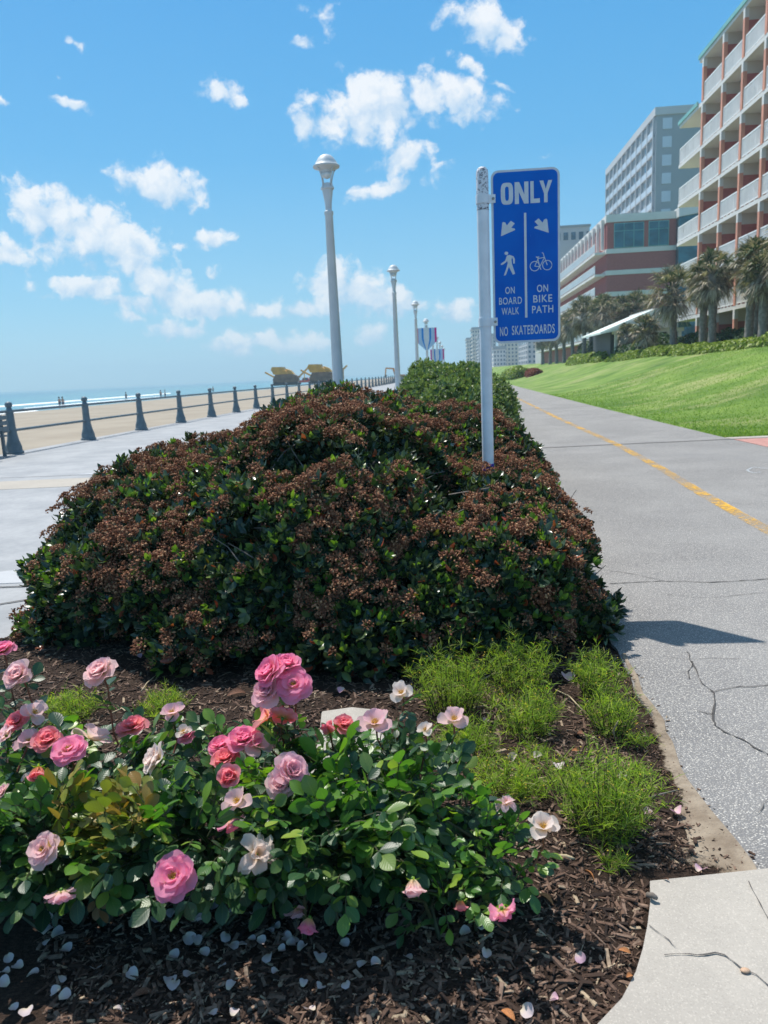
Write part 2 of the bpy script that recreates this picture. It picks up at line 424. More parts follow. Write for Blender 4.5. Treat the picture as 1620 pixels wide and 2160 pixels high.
M = {}
M['asphalt'] = m_asphalt()
M['concrete'] = m_concrete('pale_concrete', (.36, .33, .295), (.425, .39, .345))
M['boardwalk'] = m_concrete('boardwalk_concrete', (.275, .285, .30), (.375, .38, .39), spo=.35)
M['band'] = m_concrete('tan_concrete', (.37, .335, .29), (.42, .38, .33), spo=.35)
M['patch'] = m_concrete('new_concrete', (.42, .43, .45), (.46, .47, .49), spo=.3)
M['stone'] = m_concrete('stepping_stone', (.34, .31, .275), (.42, .39, .35))
M['mulch'], M['chip'], M['soil'], M['grass'] = m_mulch(), m_chip(), m_soil(), m_grass()
M['crack'] = flat('crack', (.075, .07, .068), .95)
M['joint'] = flat('joint', (.09, .085, .085), .95)
def m_line():
    m = Mt('yellow_paint', .7, .3)
    m.color((.72, .40, .045))
    tr = m.n('ShaderNodeBsdfTransparent'); x = m.n('ShaderNodeMixShader')
    w = m.noise(60, 4, .7, stretch=(.5, 1.8, 1)); p = m.noise(1.6, 3, .6)
    m.l(m.rng(m.math('ADD', w, m.math('MULTIPLY', p, .55)), .66, .80, 0., .93), x.inputs[0])
    m.l(m.b.outputs[0], x.inputs[1]); m.l(tr.outputs[0], x.inputs[2]); m.l(x.outputs[0], m.o.inputs[0])
    return m.m
M['line'] = m_line()
M['chalk'] = flat('chalk', (.46, .50, .54), .9)
def m_sand():
    m = Mt('beach_sand', .95, .2)
    x = m.xyz()
    c = m.mix(m.rng(m.noise(.35, 6, .65), .3, .7), (.28, .24, .19), (.345, .30, .24))
    c = m.mix(m.rng(m.noise(3, 5, .7), .45, .7, 0, .35), c, (.34, .275, .21))
    edge = m.math('ADD', x[0], m.math('MULTIPLY', m.noise(.05, 3), 10))
    c = m.mix(m.rng(edge, -46, -32, .95, 0), c, (.235, .205, .185))
    m.color(c).bump(m.noise(2.5, 5, .7), .5, .08); return m.m
M['sand'] = m_sand()
def m_sea():
    m = Mt('sea_water', .28, .5)
    x = m.xyz()
    c = m.mix(m.rng(x[0], -420, -70), (.028, .15, .215), (.09, .235, .27))
    c = m.mix(m.rng(m.noise(.06, 4, .6, stretch=(2.4, .35, 1)), .45, .7, 0, .35), c, (.13, .30, .33))
    m.color(c).bump(m.noise(.35, 5, .65, stretch=(1.5, .5, 1)), .6, .6); return m.m
M['sea'] = m_sea()
M['foam'] = flat('sea_foam', (.86, .89, .90), .9)
def m_brickpave():
    m = Mt('red_paving', .85, .3)
    b = m.n('ShaderNodeTexBrick'); b.inputs['Scale'].default_value = 5
    b.inputs['Color1'].default_value = (.42, .20, .17, 1); b.inputs['Color2'].default_value = (.52, .28, .24, 1); b.inputs['Mortar'].default_value = (.30, .18, .16, 1)
    m.l(m.co(), b.inputs['Vector']); m.color(b.outputs['Color']); return m.m
M['redpave'] = m_brickpave()
M['ground'] = flat('far_ground', (.33, .31, .27), .95, .2, .05)

# ------------------------------------------------------------------ setting: ground, sand, sea, boardwalk, path, lawn
def sheet(name, P, z, mat, kind='structure', t=0.02):
    return tag(MB().prism(P, z - t, z).build(name, mat), kind=kind)
BEND = 0.030                                      # beyond about 14 m everything swings a little to the right
def bend(Y): return BEND * max(0.0, Y - 15.0)
YS = [-6, 2, 8, 15, 25, 40, 60, 90, 130, 190, 300, 480]
def strip(fx0, fx1, ys=YS):
    return [(fx0(y), y) for y in ys] + [(fx1(y), y) for y in ys[::-1]]

sheet('ground', [(-9.0, -40), (4000, -40), (6000, 9000), (250, 9000)], -0.06, M['ground'], t=.3)
def grid(xs, ys, fz, fx=None):
    X, Y = np.meshgrid(xs, ys); Z = fz(X, Y)
    if fx is not None: X = fx(X, Y)
    n, k = len(xs), len(ys)
    i = np.arange(k - 1)[:, None] * n + np.arange(n - 1)[None]
    F = np.stack([i, i + 1, i + n + 1, i + n], -1).reshape(-1, 4)
    return np.stack([X, Y, Z], -1).reshape(-1, 3), F
sm = lambda t: (lambda u: u * u * (3 - 2 * u))(np.clip(t, 0, 1))
bendv = lambda Y: BEND * np.maximum(0, Y - 15)
xs = np.concatenate([np.linspace(-120, -50, 20), np.linspace(-49, -9.4, 60)])
ys = np.concatenate([np.linspace(-40, 120, 100), np.linspace(125, 900, 60)])
V, F = grid(xs, ys, lambda X, Y: -0.28 - 1.75 * sm((-X - 30) / 40) - .012 * np.maximum(0, -X - 70) + .03 * np.sin(X * .7 + Y * .23) * np.sin(Y * .31),
            lambda X, Y: X + bendv(Y))
tag(MB().add(V, F).build('beach_sand', M['sand'], smooth=True), kind='structure')
sea = MB().add([(-57, -60, -1.8), (-57, 300, -1.8), (-30, 1200, -1.8), (60, 9000, -1.8), (-9000, 14000, -1.8), (-14000, -60, -1.8)], [(0, 1, 2, 3, 4, 5)]).build('sea', M['sea'])
tag(sea, kind='structure')
def foam(x0, w, y0, y1, seed):
    r = np.random.default_rng(seed); ys = np.arange(y0, y1, 1.6); n = len(ys)
    a = np.cumsum(r.normal(0, .25, n)); a -= np.linspace(a[0], a[-1], n)
    ww = w * (.35 + np.abs(np.sin(ys * .05 + seed)) * .7 + r.uniform(0, .25, n))
    b = bendv(ys)
    V = np.concatenate([np.stack([x0 + a + b - ww, ys, np.full(n, -1.77)], 1), np.stack([x0 + a * .8 + b - ww * .5, ys, np.full(n, -1.5)], 1), np.stack([x0 + a * .6 + b, ys, np.full(n, -1.77)], 1)])
    i = np.arange(n - 1)
    F = np.concatenate([np.stack([i, i + 1, i + 1 + n, i + n], 1), np.stack([i + n, i + n + 1, i + 1 + 2 * n, i + 2 * n], 1)])
    return V, F
fm = MB()
for x0, w, a, b, sd in ((-57.5, 3.2, 55, 420, 1), (-66, 2.4, 60, 118, 2), (-74, 2.0, 128, 190, 3), (-69, 1.6, 180, 330, 5), (-98, 1.4, 150, 260, 6), (-84, 1.2, 80, 112, 7)):
    fm.add(*foam(x0, w, a, b, sd))
fm.build('surf_foam', M['foam'], sea, smooth=True)

bw = MB().prism(strip(lambda y: -9.95 + bend(y), lambda y: -1.6 + bend(y)), -.35, 0.0).build('boardwalk', M['boardwalk'])
tag(bw, kind='structure')
b2 = MB()
for (px0, py0) in ((60, 1019),):
    pass
def ribbon(P, w, z=None):                          # a flat ribbon along ground points
    P = np.array([(p[0], p[1]) for p in P], float); T = np.gradient(P, axis=0); T /= np.linalg.norm(T, axis=1, keepdims=True)
    Nn = np.stack([-T[:, 1], T[:, 0]], 1); ww = np.broadcast_to(np.asarray(w, float), (len(P),))[:, None]
    A, B = P - Nn * ww / 2, P + Nn * ww / 2; n = len(P)
    V = np.concatenate([A, B]); V = np.concatenate([V, np.full((2 * n, 1), z)], 1)
    i = np.arange(n - 1); return V, np.stack([i, i + n, i + n + 1, i + 1], 1)
jn = MB()
tb = [(-9.6, 11.35), (-5.6, 11.6), (-1.7, 11.8), (-1.7, 10.75), (-5.6, 10.6), (-9.6, 10.35)]
MB().prism(tb, 0.0, .004, bottom=False).build('concrete_band', M['band'], bw)
MB().prism([(-6.0, 12.05), (-1.7, 12.25), (-1.7, 13.6), (-4.3, 13.5)], 0.0, .004, bottom=False).build('concrete_patch', M['patch'], bw)
MB().prism([(-4.2, 5.22), (-2.2, 5.28), (-2.2, 5.9), (-3.2, 5.75)], 0.0, .004, bottom=False).build('concrete_patch', M['patch'], bw)
for P in ([(-9.6, 12.0), (-6, 12.0), (-1.7, 12.1)], [(-9.6, 5.05), (-4, 5.12), (-2.2, 5.16)], [(-4.6, 3.5), (-3.2, 4.55), (-2.3, 5.12)], [(-9.6, 19.4), (-1.7, 19.4)], [(-9.6, 27), (-1.7, 27)], [(-9.6, 35), (-1.7, 35)],
          [(-9.35, 6), (-9.35, 20), (-9.3, 40)]):
    P2 = [np.array(P[0])] + [np.array(P[i]) + (np.array(P[i + 1]) - np.array(P[i])) * t for i in range(len(P) - 1) for t in np.linspace(.1, 1, 10)]
    jn.add(*ribbon(P2, .022, .007))
jn.build('expansion_joint', M['joint'], bw)

# the planted bed of mulch
BED = [(-2.45, 30), (-2.35, 9), (-2.34, 5.2), (-2.30, 4.15), (-2.62, 3.72), (-4.6, 3.0), (-5, -3), (.62, -3), (.62, .9), (.95, 1.95), (.93, 2.6), (.95, 3.6), (.93, 5), (.93, 9), (1.3, 30)]
def inside(P, X, Y):
    c = np.zeros(X.shape, bool); n = len(P)
    for i in range(n):
        (x1, y1), (x2, y2) = P[i], P[(i + 1) % n]
        c ^= ((y1 > Y) != (y2 > Y)) & (X < (x2 - x1) * (Y - y1) / (y2 - y1 + 1e-12) + x1)
    return c
def vnoise(P, s, seed=0):
    """smooth value noise, P (N,k<=3)"""
    P = np.asarray(P, float) * s; P = np.pad(P, ((0, 0), (0, 3 - P.shape[1])))
    i = np.floor(P).astype(np.int64); f = P - i; f = f * f * (3 - 2 * f); r = 0
    for dx in (0, 1):
        for dy in (0, 1):
            for dz in (0, 1):
                h = (i[:, 0] + dx) * 374761393 + (i[:, 1] + dy) * 668265263 + (i[:, 2] + dz) * 2147483647 + seed * 974711
                h = (h ^ (h >> 13)) * 1274126177; h = (h ^ (h >> 16)) & 0xFFFF
                r = r + (h / 65535.0) * np.where(dx, f[:, 0], 1 - f[:, 0]) * np.where(dy, f[:, 1], 1 - f[:, 1]) * np.where(dz, f[:, 2], 1 - f[:, 2])
    return r
def bedz(X, Y):
    P = np.stack([X.ravel(), Y.ravel()], 1)
    ce = np.interp(P[:, 1], [1.0, 1.2, 1.44, 1.585, 1.741, 1.91, 2.0, 2.3], [-.2, .0, .30, .42, .49, .54, .75, .75])
    z = .004 + .045 * sm((ce - X.ravel()) / .4) * vnoise(P, 2.2, 3) + .018 * vnoise(P, 9, 4) * sm((.85 - X.ravel()) / .3)
    return z.reshape(X.shape)
xs, ys = np.linspace(-4.9, 1.0, 150), np.concatenate([np.linspace(-1, 6, 190), np.linspace(6.3, 30, 40)])
V, F = grid(xs, ys, bedz)
cx, cy = V[F][:, :, 0].mean(1), V[F][:, :, 1].mean(1)
bed = MB().add(V, F[inside(BED, cx, cy)]).build('mulch_bed', M['mulch'], smooth=True)
tag(bed, kind='structure')
# asphalt path
ys_l = np.concatenate([np.linspace(1.0, 7, 70), np.linspace(7.5, 40, 30), np.array([60, 90, 130, 200])])
xl = .803 + .03 * (vnoise(ys_l[:, None], 3.1, 8) - .5) + .025 * (vnoise(ys_l[:, None], 13, 9) - .5) + .075 * sm((ys_l - 2.9) / 1.6) + bendv(ys_l)
xl = xl - .03 * np.exp(-((ys_l - 2.25) / .25) ** 2)
L = list(zip(xl, ys_l))
Rr = [(5.12, .0), (5.12, 8), (5.12, 14), (5.3, 24), (5.75, 40), (6.35, 60), (7.4, 90), (8.6, 130), (10.7, 200)]
yS = np.linspace(1.90, 3.55, 90); eS = np.interp(yS, ys_l, xl)
wS = (.012 + .19 * np.exp(-((yS - 2.08) / .16) ** 2) + .02 * np.exp(-((yS - 2.6) / .25) ** 2)) * (1 - sm((yS - 3.1) / .4)) + .02
cols_ = np.linspace(0, 1, 8)
V = np.concatenate([np.stack([eS + .03 - wS * 1.35 * c_, yS, yS * 0 + .0245 - .014 * np.clip((wS * 1.35 * c_ - .03) / .08, 0, 1) - .02 * (c_ > .93)], 1) for c_ in cols_])
U = np.concatenate([np.stack([np.full(90, c_), yS], 1) for c_ in cols_]); i_ = np.arange(89)
F = np.concatenate([np.stack([i_ + r_ * 90, i_ + 1 + r_ * 90, i_ + 1 + (r_ + 1) * 90, i_ + (r_ + 1) * 90], 1) for r_ in range(7)])
tag(MB().add(V, F, 0, U).build('sandy_soil', M['soil'], smooth=True), kind='structure')
path = MB().prism([(.803, 0.0)] + L + Rr[::-1], -.1, .02).build('bike_path', M['asphalt'])
tag(path, kind='structure')
def wob(P, n, amp, seed):
    P = np.array([(p[0], p[1]) for p in P], float); t = np.linspace(0, len(P) - 1, n); i = np.minimum(t.astype(int), len(P) - 2); f = (t - i)[:, None]
    Q = P[i] * (1 - f) + P[i + 1] * f; r = np.random.default_rng(seed)
    o = r.normal(0, amp, (n, 2)); o = (o + np.roll(o, 1, 0)) / 2; return Q + o
cr = MB()
def crack(pts, w, seed, amp=.006, n=None):
    P = [gnd(*p, .02) for p in pts]; ln = sum(np.linalg.norm(P[i+1][:2] - P[i][:2]) for i in range(len(P)-1)); n = n or max(8, int(ln / .03))
    r = np.random.default_rng(seed)
    cr.add(*ribbon(wob(P, n, amp, seed), w * .62 * r.uniform(.25, 1.4, n), .0235))
crack([(1285, 1232), (1400, 1226), (1500, 1229), (1620, 1222), (1760, 1216)], .014, 1)
crack([(1285, 1204), (1340, 1212), (1400, 1226)], .008, 2)
crack([(1390, 1254), (1500, 1262), (1620, 1250)], .005, 3)
crack([(1450, 1375), (1462, 1400), (1455, 1432)], .006, 4)
crack([(1460, 1395), (1478, 1440), (1508, 1462), (1508, 1520), (1512, 1535), (1565, 1560), (1620, 1598), (1700, 1640)], .011, 5)
crack([(1508, 1460), (1560, 1450), (1620, 1448), (1700, 1440)], .008, 6)
crack([(1470, 1500), (1505, 1510)], .006, 9)
crack([(1400, 1383), (1440, 1392), (1505, 1388), (1560, 1390)], .004, 10)
crack([(1600, 1720), (1612, 1690), (1640, 1660)], .005, 11)
crack([(1180, 1050), (1260, 1062), (1300, 1058)], .006, 12)
cr.add(*ribbon(wob([(.95, 13.25), (3.0, 13.42), (5.1, 13.55)], 30, .015, 7), .07, .0235))
cr.add(*ribbon(wob([(1.1, 26), (5.4, 26.3)], 20, .02, 8), .05, .0235))
cr.build('crack', M['crack'], path)
cl = MB()
yl = np.concatenate([np.linspace(1.5, 20, 60), np.linspace(21, 60, 20)])
xc = np.interp(yl, [1.5, 4, 6.18, 8.07, 10.2, 13.4, 20.7, 35, 60], [2.55, 2.58, 2.64, 2.754, 2.93, 3.11, 3.29, 3.78, 4.6])
cl.add(*ribbon(list(zip(xc, yl)), .13, .0245)); cl.build('centre_line', M['line'], path)
ch = MB()
for pts in ([(1573, 992), (1590, 986), (1625, 989), (1660, 992)], [(1573, 992), (1590, 998), (1606, 996)]):
    ch.add(*ribbon(wob([gnd(*p, .02) for p in pts], 12, .006, 3), .016, .0245))
ch.build('chalk_mark', M['chalk'], path)

# concrete pavement in the near corner
cv = [gnd(*p, .035) for p in ((1371, 1858), (1372, 1900), (1366, 1950), (1356, 2000), (1341, 2050), (1312, 2105), (1258, 2162), (1190, 2210), (1080, 2260), (900, 2320))]
cvp = [(p[0], p[1]) for p in cv]
pav = MB().prism(cvp + [(-.4, .9), (-.4, -1), (5.1, -1), (5.1, 1.905), (1.6, 1.912), (.86, 1.915)], -.08, .035).build('concrete_pavement', M['concrete'])
tag(pav, kind='structure')
cr = MB()
def crack2(pts, w, seed):
    P = [gnd(*p, .035) for p in pts]; ln = sum(np.linalg.norm(P[i+1][:2] - P[i][:2]) for i in range(len(P)-1)); n = max(8, int(ln / .016)); r = np.random.default_rng(seed)
    cr.add(*ribbon(wob(P, n, .0022, seed), w * .62 * r.uniform(.3, 1.4, n), .0385))
crack2([(1368, 1955), (1400, 1975), (1425, 2000)], .003, 21)
crack2([(1400, 2015), (1440, 2012), (1475, 2018), (1515, 2012), (1550, 2030), (1565, 2045), (1590, 2055), (1625, 2085)], .0055, 22)
crack2([(1577, 1860), (1600, 1905), (1625, 1945), (1660, 2000)], .004, 23)
cr.build('crack', M['crack'], pav)

# paving, kerb band and lawn on the right
sheet('brick_paving', [(5.14, 6.0), (16, 6.0), (16, 13.72), (5.14, 13.55)], .022, M['redpave'])
sheet('concrete_edging', [(5.10, 13.56), (16, 13.73), (16, 14.02), (5.10, 13.86)], .03, M['concrete'], t=.1)
def lawn_edge(Y): return np.interp(Y, [13.9, 14, 24, 40, 60, 90, 130], [5.14, 5.14, 5.32, 5.77, 6.37, 7.42, 8.62])
def lawnz(U, Y):
    h = 1.95 * sm(U / 1.02) * (.25 + .75 * sm((Y - 13.5) / 10))
    return .012 + h + .05 * np.sin(Y * .35 + U * 3) * sm(U * 3) * sm((1.2 - U) * 2)
us = np.concatenate([np.linspace(0, 1.15, 60), np.array([2, 6, 30])])
ys = np.concatenate([np.linspace(13.95, 60, 140), np.linspace(61, 210, 60)])
U, Yg = np.meshgrid(us, ys); E = lawn_edge(Yg)
wid = np.interp(Yg, [14, 60, 90, 125, 150], [10.2, 10.2, 9.6, 6.5, 5])
Xg = E + U * wid; Z = lawnz(U, Yg)
n, k = len(us), len(ys); i = np.arange(k - 1)[:, None] * n + np.arange(n - 1)[None]
lawn = MB().add(np.stack([Xg, Yg, Z], -1).reshape(-1, 3), np.stack([i, i + 1, i + n + 1, i + n], -1).reshape(-1, 4)).build('lawn', M['grass'], smooth=True)
tag(lawn, kind='structure')
def hill(X, Y):
    Y = float(min(max(Y, 14), 200)); e = float(lawn_edge(Y)); w = float(np.interp(Y, [14, 60, 90, 125, 150], [10.2, 10.2, 9.6, 6.5, 5]))
    return float(lawnz(np.array(max(0, (X - e) / w)), np.array(Y)))

# ------------------------------------------------------------------ buildings
def m_brick(name, c, sc=3.2):
    m = Mt(name, .85, .25)
    b = m.n('ShaderNodeTexBrick'); b.inputs['Scale'].default_value = sc
    b.inputs['Color1'].default_value = (*c, 1); b.inputs['Color2'].default_value = (*[x * .82 for x in c], 1)
    b.inputs['Mortar'].default_value = (*[x * .75 + .04 for x in c], 1); b.inputs['Mortar Size'].default_value = .012
    v = m.n('ShaderNodeVectorMath', operation='MULTIPLY'); g = m.n('ShaderNodeCombineXYZ'); x = m.xyz()
    m.l(m.math('ADD', x[0], x[1]), g.inputs[0]); m.l(x[2], g.inputs[1]); m.l(g.outputs[0], b.inputs['Vector'])
    n = m.noise(.25, 4); m.color(m.mix(m.rng(n, .3, .7, 0, .25), b.outputs['Color'], tuple(x * .8 for x in c))); return m.m
M['brick'] = m_brick('red_brick', (.46, .15, .13))
M['brick2'] = m_brick('rose_brick', (.42, .14, .13))
M['white'] = flat('white_paint', (.68, .66, .63), .6, .05, .4)
M['whitemetal'] = flat('white_metal', (.80, .80, .79), .45, .04, 1.5)
M['beige'] = flat('beige_stucco', (.55, .49, .42), .85, .07, .5)
M['salmon'] = flat('salmon_paint', (.66, .30, .21), .7, .08, .8)
M['teal'] = flat('teal_metal', (.20, .44, .42), .5, .08, .5)
M['greywall'] = flat('grey_concrete_wall', (.30, .33, .35), .8, .06, .12)
M['palewall'] = flat('pale_stucco', (.48, .49, .50), .8, .05, .12)
M['cream'] = flat('cream_stucco', (.62, .57, .48), .85, .06, .1)
M['dark'] = flat('painted_interior_shade', (.035, .04, .045), .6, .2, .4)
M['awning'] = flat('pale_awning', (.66, .74, .70), .7, .05, .6)
M['awngreen'] = flat('green_awning', (.02, .10, .085), .7, .1, .6)
def m_glass(name, c, rough=.08):
    m = Mt(name, rough, .6); n = m.noise(.5, 3, .5, stretch=(1, 1, 2.2))
    m.color(m.mix(m.rng(n, .35, .65), c, tuple(x * 1.7 + .01 for x in c))); m.b.inputs['Metallic'].default_value = .25
    return m.m
M['glass'] = m_glass('teal_glass', (.02, .085, .11))
M['glass2'] = m_glass('blue_glass', (.03, .09, .14))
M['pane'] = flat('balcony_glass', (.50, .56, .62), .3, .06, .3)

def hotel():
    Yf = 59.2; X0 = 18.05; zg = 1.5
    t = empty('brick_hotel', (X0, Yf, zg), 'red brick hotel with rows of white railed balconies above the palms', 'hotel', rz=-.0144)
    cols = [-4.9, -8.55, -11.75, -14.85, -17.9, -21.0, -24.1, -27.2, -30.3, -33.4]
    slabs = [4.45, 7.15, 9.82, 12.5, 15.15, 17.85, 20.6]              # heights of the slab tops
    y_hi = 0.0; ytall = -4.5; yend = -36.0
    D = 1.9
    B = lambda: MB()
    B().box(D, D + 15, yend, -2.5, 0, 17.7 - zg).box(D, D + 15, yend, ytall - .3, 17.7 - zg, 20.5 - zg).build('wall', M['brick'], t)
    for i, z in enumerate(slabs):
        zz = z - zg; y1 = y_hi if z < 18 else ytall + .35
        s = B().box(-.15, D - .003, yend, y1, zz - .22, zz)
        s.build('balcony_slab', M['white'], t)
        if z in (17.85, 20.6):
            yb = y1 + .25; ya = ytall + .36 if z < 18 else yend
            r = B().box(-.16, D - .003 if z < 18 else D + 15.3, ya, yb - .2, zz + .003, zz + .10, 0).box(-.24, -.163, ya, yb - .2, zz - .02, zz + .22, 1)
            r.build('roof_edge', [M['beige'], M['teal']], t)
    for j, y in enumerate(cols):
        c = B()
        for i, z in enumerate([zg] + slabs[:-1]):
            top = ([zg] + slabs)[i + 1] - .223
            if y > ytall and top > 17.9: continue
            h = top - z
            c.box(-.17, .05, y - .13, y + .13, z - zg + .003, z - zg + h * .80, 0).box(-.17, .05, y - .13, y + .13, z - zg + h * .80, top - zg, 1)
        c.build('column', [M['salmon'], M['white']], t)
        p = B()
        for i, z in enumerate([zg] + slabs[:-1]):
            top = ([zg] + slabs)[i + 1] - .223
            if y > ytall and top > 17.9: continue
            h = top - z
            p.box(.053, D - .003, y - .09, y + .09, z - zg + .003, z - zg + h * .75, 0).box(.053, D - .003, y - .11, y + .11, z - zg + h * .75, top - zg, 1)
        p.build('partition_wall', [M['brick'], M['beige']], t)
    ends = [y_hi] + cols
    proto = {}
    for i, z in enumerate(slabs[:-1]):
        for j in range(len(ends) - 1):
            y1, y0 = ends[j] - (.05 if j == 0 else .16), ends[j + 1] + .16
            if y1 > ytall and z > 17: continue
            key = round(y1 - y0, 2)
            if key not in proto:
                r = B(); w = y1 - y0
                r.box(-.10, -.04, 0, w, 1.02, 1.10).box(-.10, -.04, 0, w, .10, .16)
                nb = max(3, int(round(w / .62)))
                for q in range(nb + 1):
                    yy = q * (w - .05) / nb; r.box(-.11, -.03, yy, yy + .05, 0, 1.019)
                for q in range(int(w / .115)):
                    yy = .03 + q * .115; r.box(-.085, -.055, yy, yy + .045, .161, 1.019)
                if j == 0:
                    r.box(-.035, D - .3, w - .06, w, 1.02, 1.10).box(-.035, D - .3, w - .06, w, .1, .16)
                    for q in range(14): r.box(.1 + q * .115, .145 + q * .115, w - .05, w - .02, .161, 1.019)
                o = r.build('railing', M['whitemetal'], t); proto[key] = o
            else:
                o = proto[key].copy(); COL.objects.link(o); o.parent = t
            o.location = (0, y0, z - zg)
    dprot = None
    for i, z in enumerate([zg] + slabs[:-1]):
        for j in range(1, len(ends) - 1):
            y = (ends[j] + ends[j + 1]) / 2
            if y > ytall and z > 17: continue
            if dprot is None:
                dprot = MB().box(D - .06, D - .003, -1.0, 1.0, .02, 2.1, 0).box(D - .08, D - .061, -.03, .03, .02, 2.1, 1).build('sliding_door', [M['glass2'], M['whitemetal']], t); o = dprot
            else:
                o = dprot.copy(); COL.objects.link(o); o.parent = t
            o.location = (0, y, z - zg + .003)
    return t
hotel()

def red_wing():
    X0, Y0 = 23.3, 107.0
    t = empty('brick_annex', (X0, Y0, 1.0), 'rose brick annex with white bands and two wide teal windows', 'hotel', rz=-.0144)
    z = lambda v: v - 1.0
    MB().box(0, 8.9, 0, 70, 0, z(19.75)).build('wall', M['brick2'], t)
    MB().box(-.15, 9.05, -.15, 70.1, z(19.753), z(20.7)).build('parapet', M['white'], t)
    for zb in (16.1, 13.35, 10.6):
        MB().box(-.12, 9.02, -.12, 70.05, z(zb) - .30, z(zb) + .30).build('band', M['white'], t)
    for x0, x1 in ((.9, 4.75), (5.35, 7.95)):
        w = MB().box(x0, x1, -.10, -.003, z(16.45), z(19.6)).build('window', M['teal'], t)
        n = 3 if x1 - x0 > 3 else 2; g = MB()
        for q in range(n):
            a = x0 + .08 + q * (x1 - x0 - .08) / n
            g.box(a, a + (x1 - x0 - .08) / n - .08, -.13, -.103, z(16.53), z(18.55)).box(a, a + (x1 - x0 - .08) / n - .08, -.13, -.103, z(18.63), z(19.52))
        g.build('pane', M['glass'], w)
    # seaward side: arcade of white piers above, railed galleries below
    pr = None
    for q in range(22):
        if pr is None:
            pr = MB().box(-.55, -.16, -.2, .2, z(16.42), z(20.3)).build('pier', M['white'], t); o = pr
        else:
            o = pr.copy(); COL.objects.link(o); o.parent = t
        o.location = (0, 1.2 + q * 3.1, 0)
    for zb in (16.1, 13.3, 10.5, 7.7, 4.9):
        s = MB().box(-1.5, -.16, .35, 69, z(zb) - .32, z(zb)).build('gallery_slab', M['white'], t)
        r = MB().box(-1.5, -1.44, .4, 69, z(zb) + 1.0, z(zb) + 1.1).box(-1.48, -1.45, .4, 69, z(zb) + .14, z(zb) + .999, 1)
        for q in range(70): r.box(-1.52, -1.483, .4 + q * .98, .5 + q * .98, z(zb), z(zb) + .999)
        r.build('railing', [M['whitemetal'], M['pane']], s)
    # the glazed corner and the turn towards the big hotel
    MB().prism([(8.903, 4), (8.903, -1.2), (11.0, -3.2), (13.2, -3.2), (13.2, 4)], 0, z(19.7)).build('glass_corner', M['glass'], t)
    MB().prism([(8.8, 4), (8.8, -1.45), (10.9, -3.5), (18, -3.5), (18, 4)], z(19.703), z(20.9)).build('parapet', M['white'], t)
    MB().box(13.203, 18, -3.2, 4, 0, z(19.7)).build('wall', M['brick2'], t)
    u = MB().box(3.3, 5.6, 6, 9, z(20.703), z(21.9)).build('roof_unit', M['greywall'], t)
    MB().box(7.2, 8.4, 5, 7, z(20.703), z(21.4)).build('roof_unit', M['greywall'], t)
red_wing()

def grey_tower():
    X0, Y0 = 37.7, 137.0
    t = empty('grey_hotel', (X0, Y0, 0), 'tall grey concrete hotel with recessed balconies standing behind the brick annex', 'hotel', rz=-.0144)
    MB().box(0, 16, 0, 39, 0, 41.2).build('wall', M['greywall'], t)
    MB().box(-.3, 16.3, -.3, 39.3, 41.203, 42.4).build('roof_edge', M['palewall'], t)
    r = np.random.default_rng(5); ds = {}; sl = fn = None; nd = 0
    for fl in range(14):
        z = 1.4 + fl * 2.84
        if sl is None: sl = MB().box(-.35, -.003, .6, 38.7, -.16, .02).build('balcony_slab', M['palewall'], t); o = sl
        else: o = sl.copy(); COL.objects.link(o); o.parent = t
        o.location = (0, 0, z)
        for b in range(10):
            if r.random() < .42 or nd > 96 or fl < 3: continue
            wd = 1.0 + .5 * int(r.integers(3)); nd += 1
            if wd not in ds: ds[wd] = MB().box(-.06, -.003, 0, wd, .2, 2.2).build('balcony_door', M['glass2'], t); o = ds[wd]
            else: o = ds[wd].copy(); COL.objects.link(o); o.parent = t
            o.location = (0, 1.2 + b * 3.79 + .5 * int(r.integers(2)), z)
    for b in range(11):
        if fn is None: fn = MB().box(-.40, -.003, 0, .25, .5, 41.1).build('balcony_fin', M['palewall'], t); o = fn
        else: o = fn.copy(); COL.objects.link(o); o.parent = t
        o.location = (0, .6 + b * 3.79, 0)
    rl = None
    for fl in range(14):
        z = 1.4 + fl * 2.84
        if rl is None: rl = MB().box(-.33, -.30, .6, 38.7, .05, .95).build('balcony_railing', M['pane'], t); o = rl
        else: o = rl.copy(); COL.objects.link(o); o.parent = t
        o.location = (0, 0, z)
    wp = None
    for fl in range(14):
        for x, w, h in ((1.0, 1.5, 1.7), (8.9, 1.15, 1.3), (14.0, 1.2, 1.3)):
            z = 2.1 + fl * 2.84
            o = MB().box(x, x + w, -.12, -.003, z, z + h, 0 if x > 5 else 1).build('window', [M['glass2'], M['pane']], t) if fl == 0 else None
            if o is None:
                o = protos[x].copy(); COL.objects.link(o); o.parent = t; o.location = (0, 0, fl * 2.84)
            else:
                if wp is None: wp = {}; protos = wp
                wp[x] = o
grey_tower()

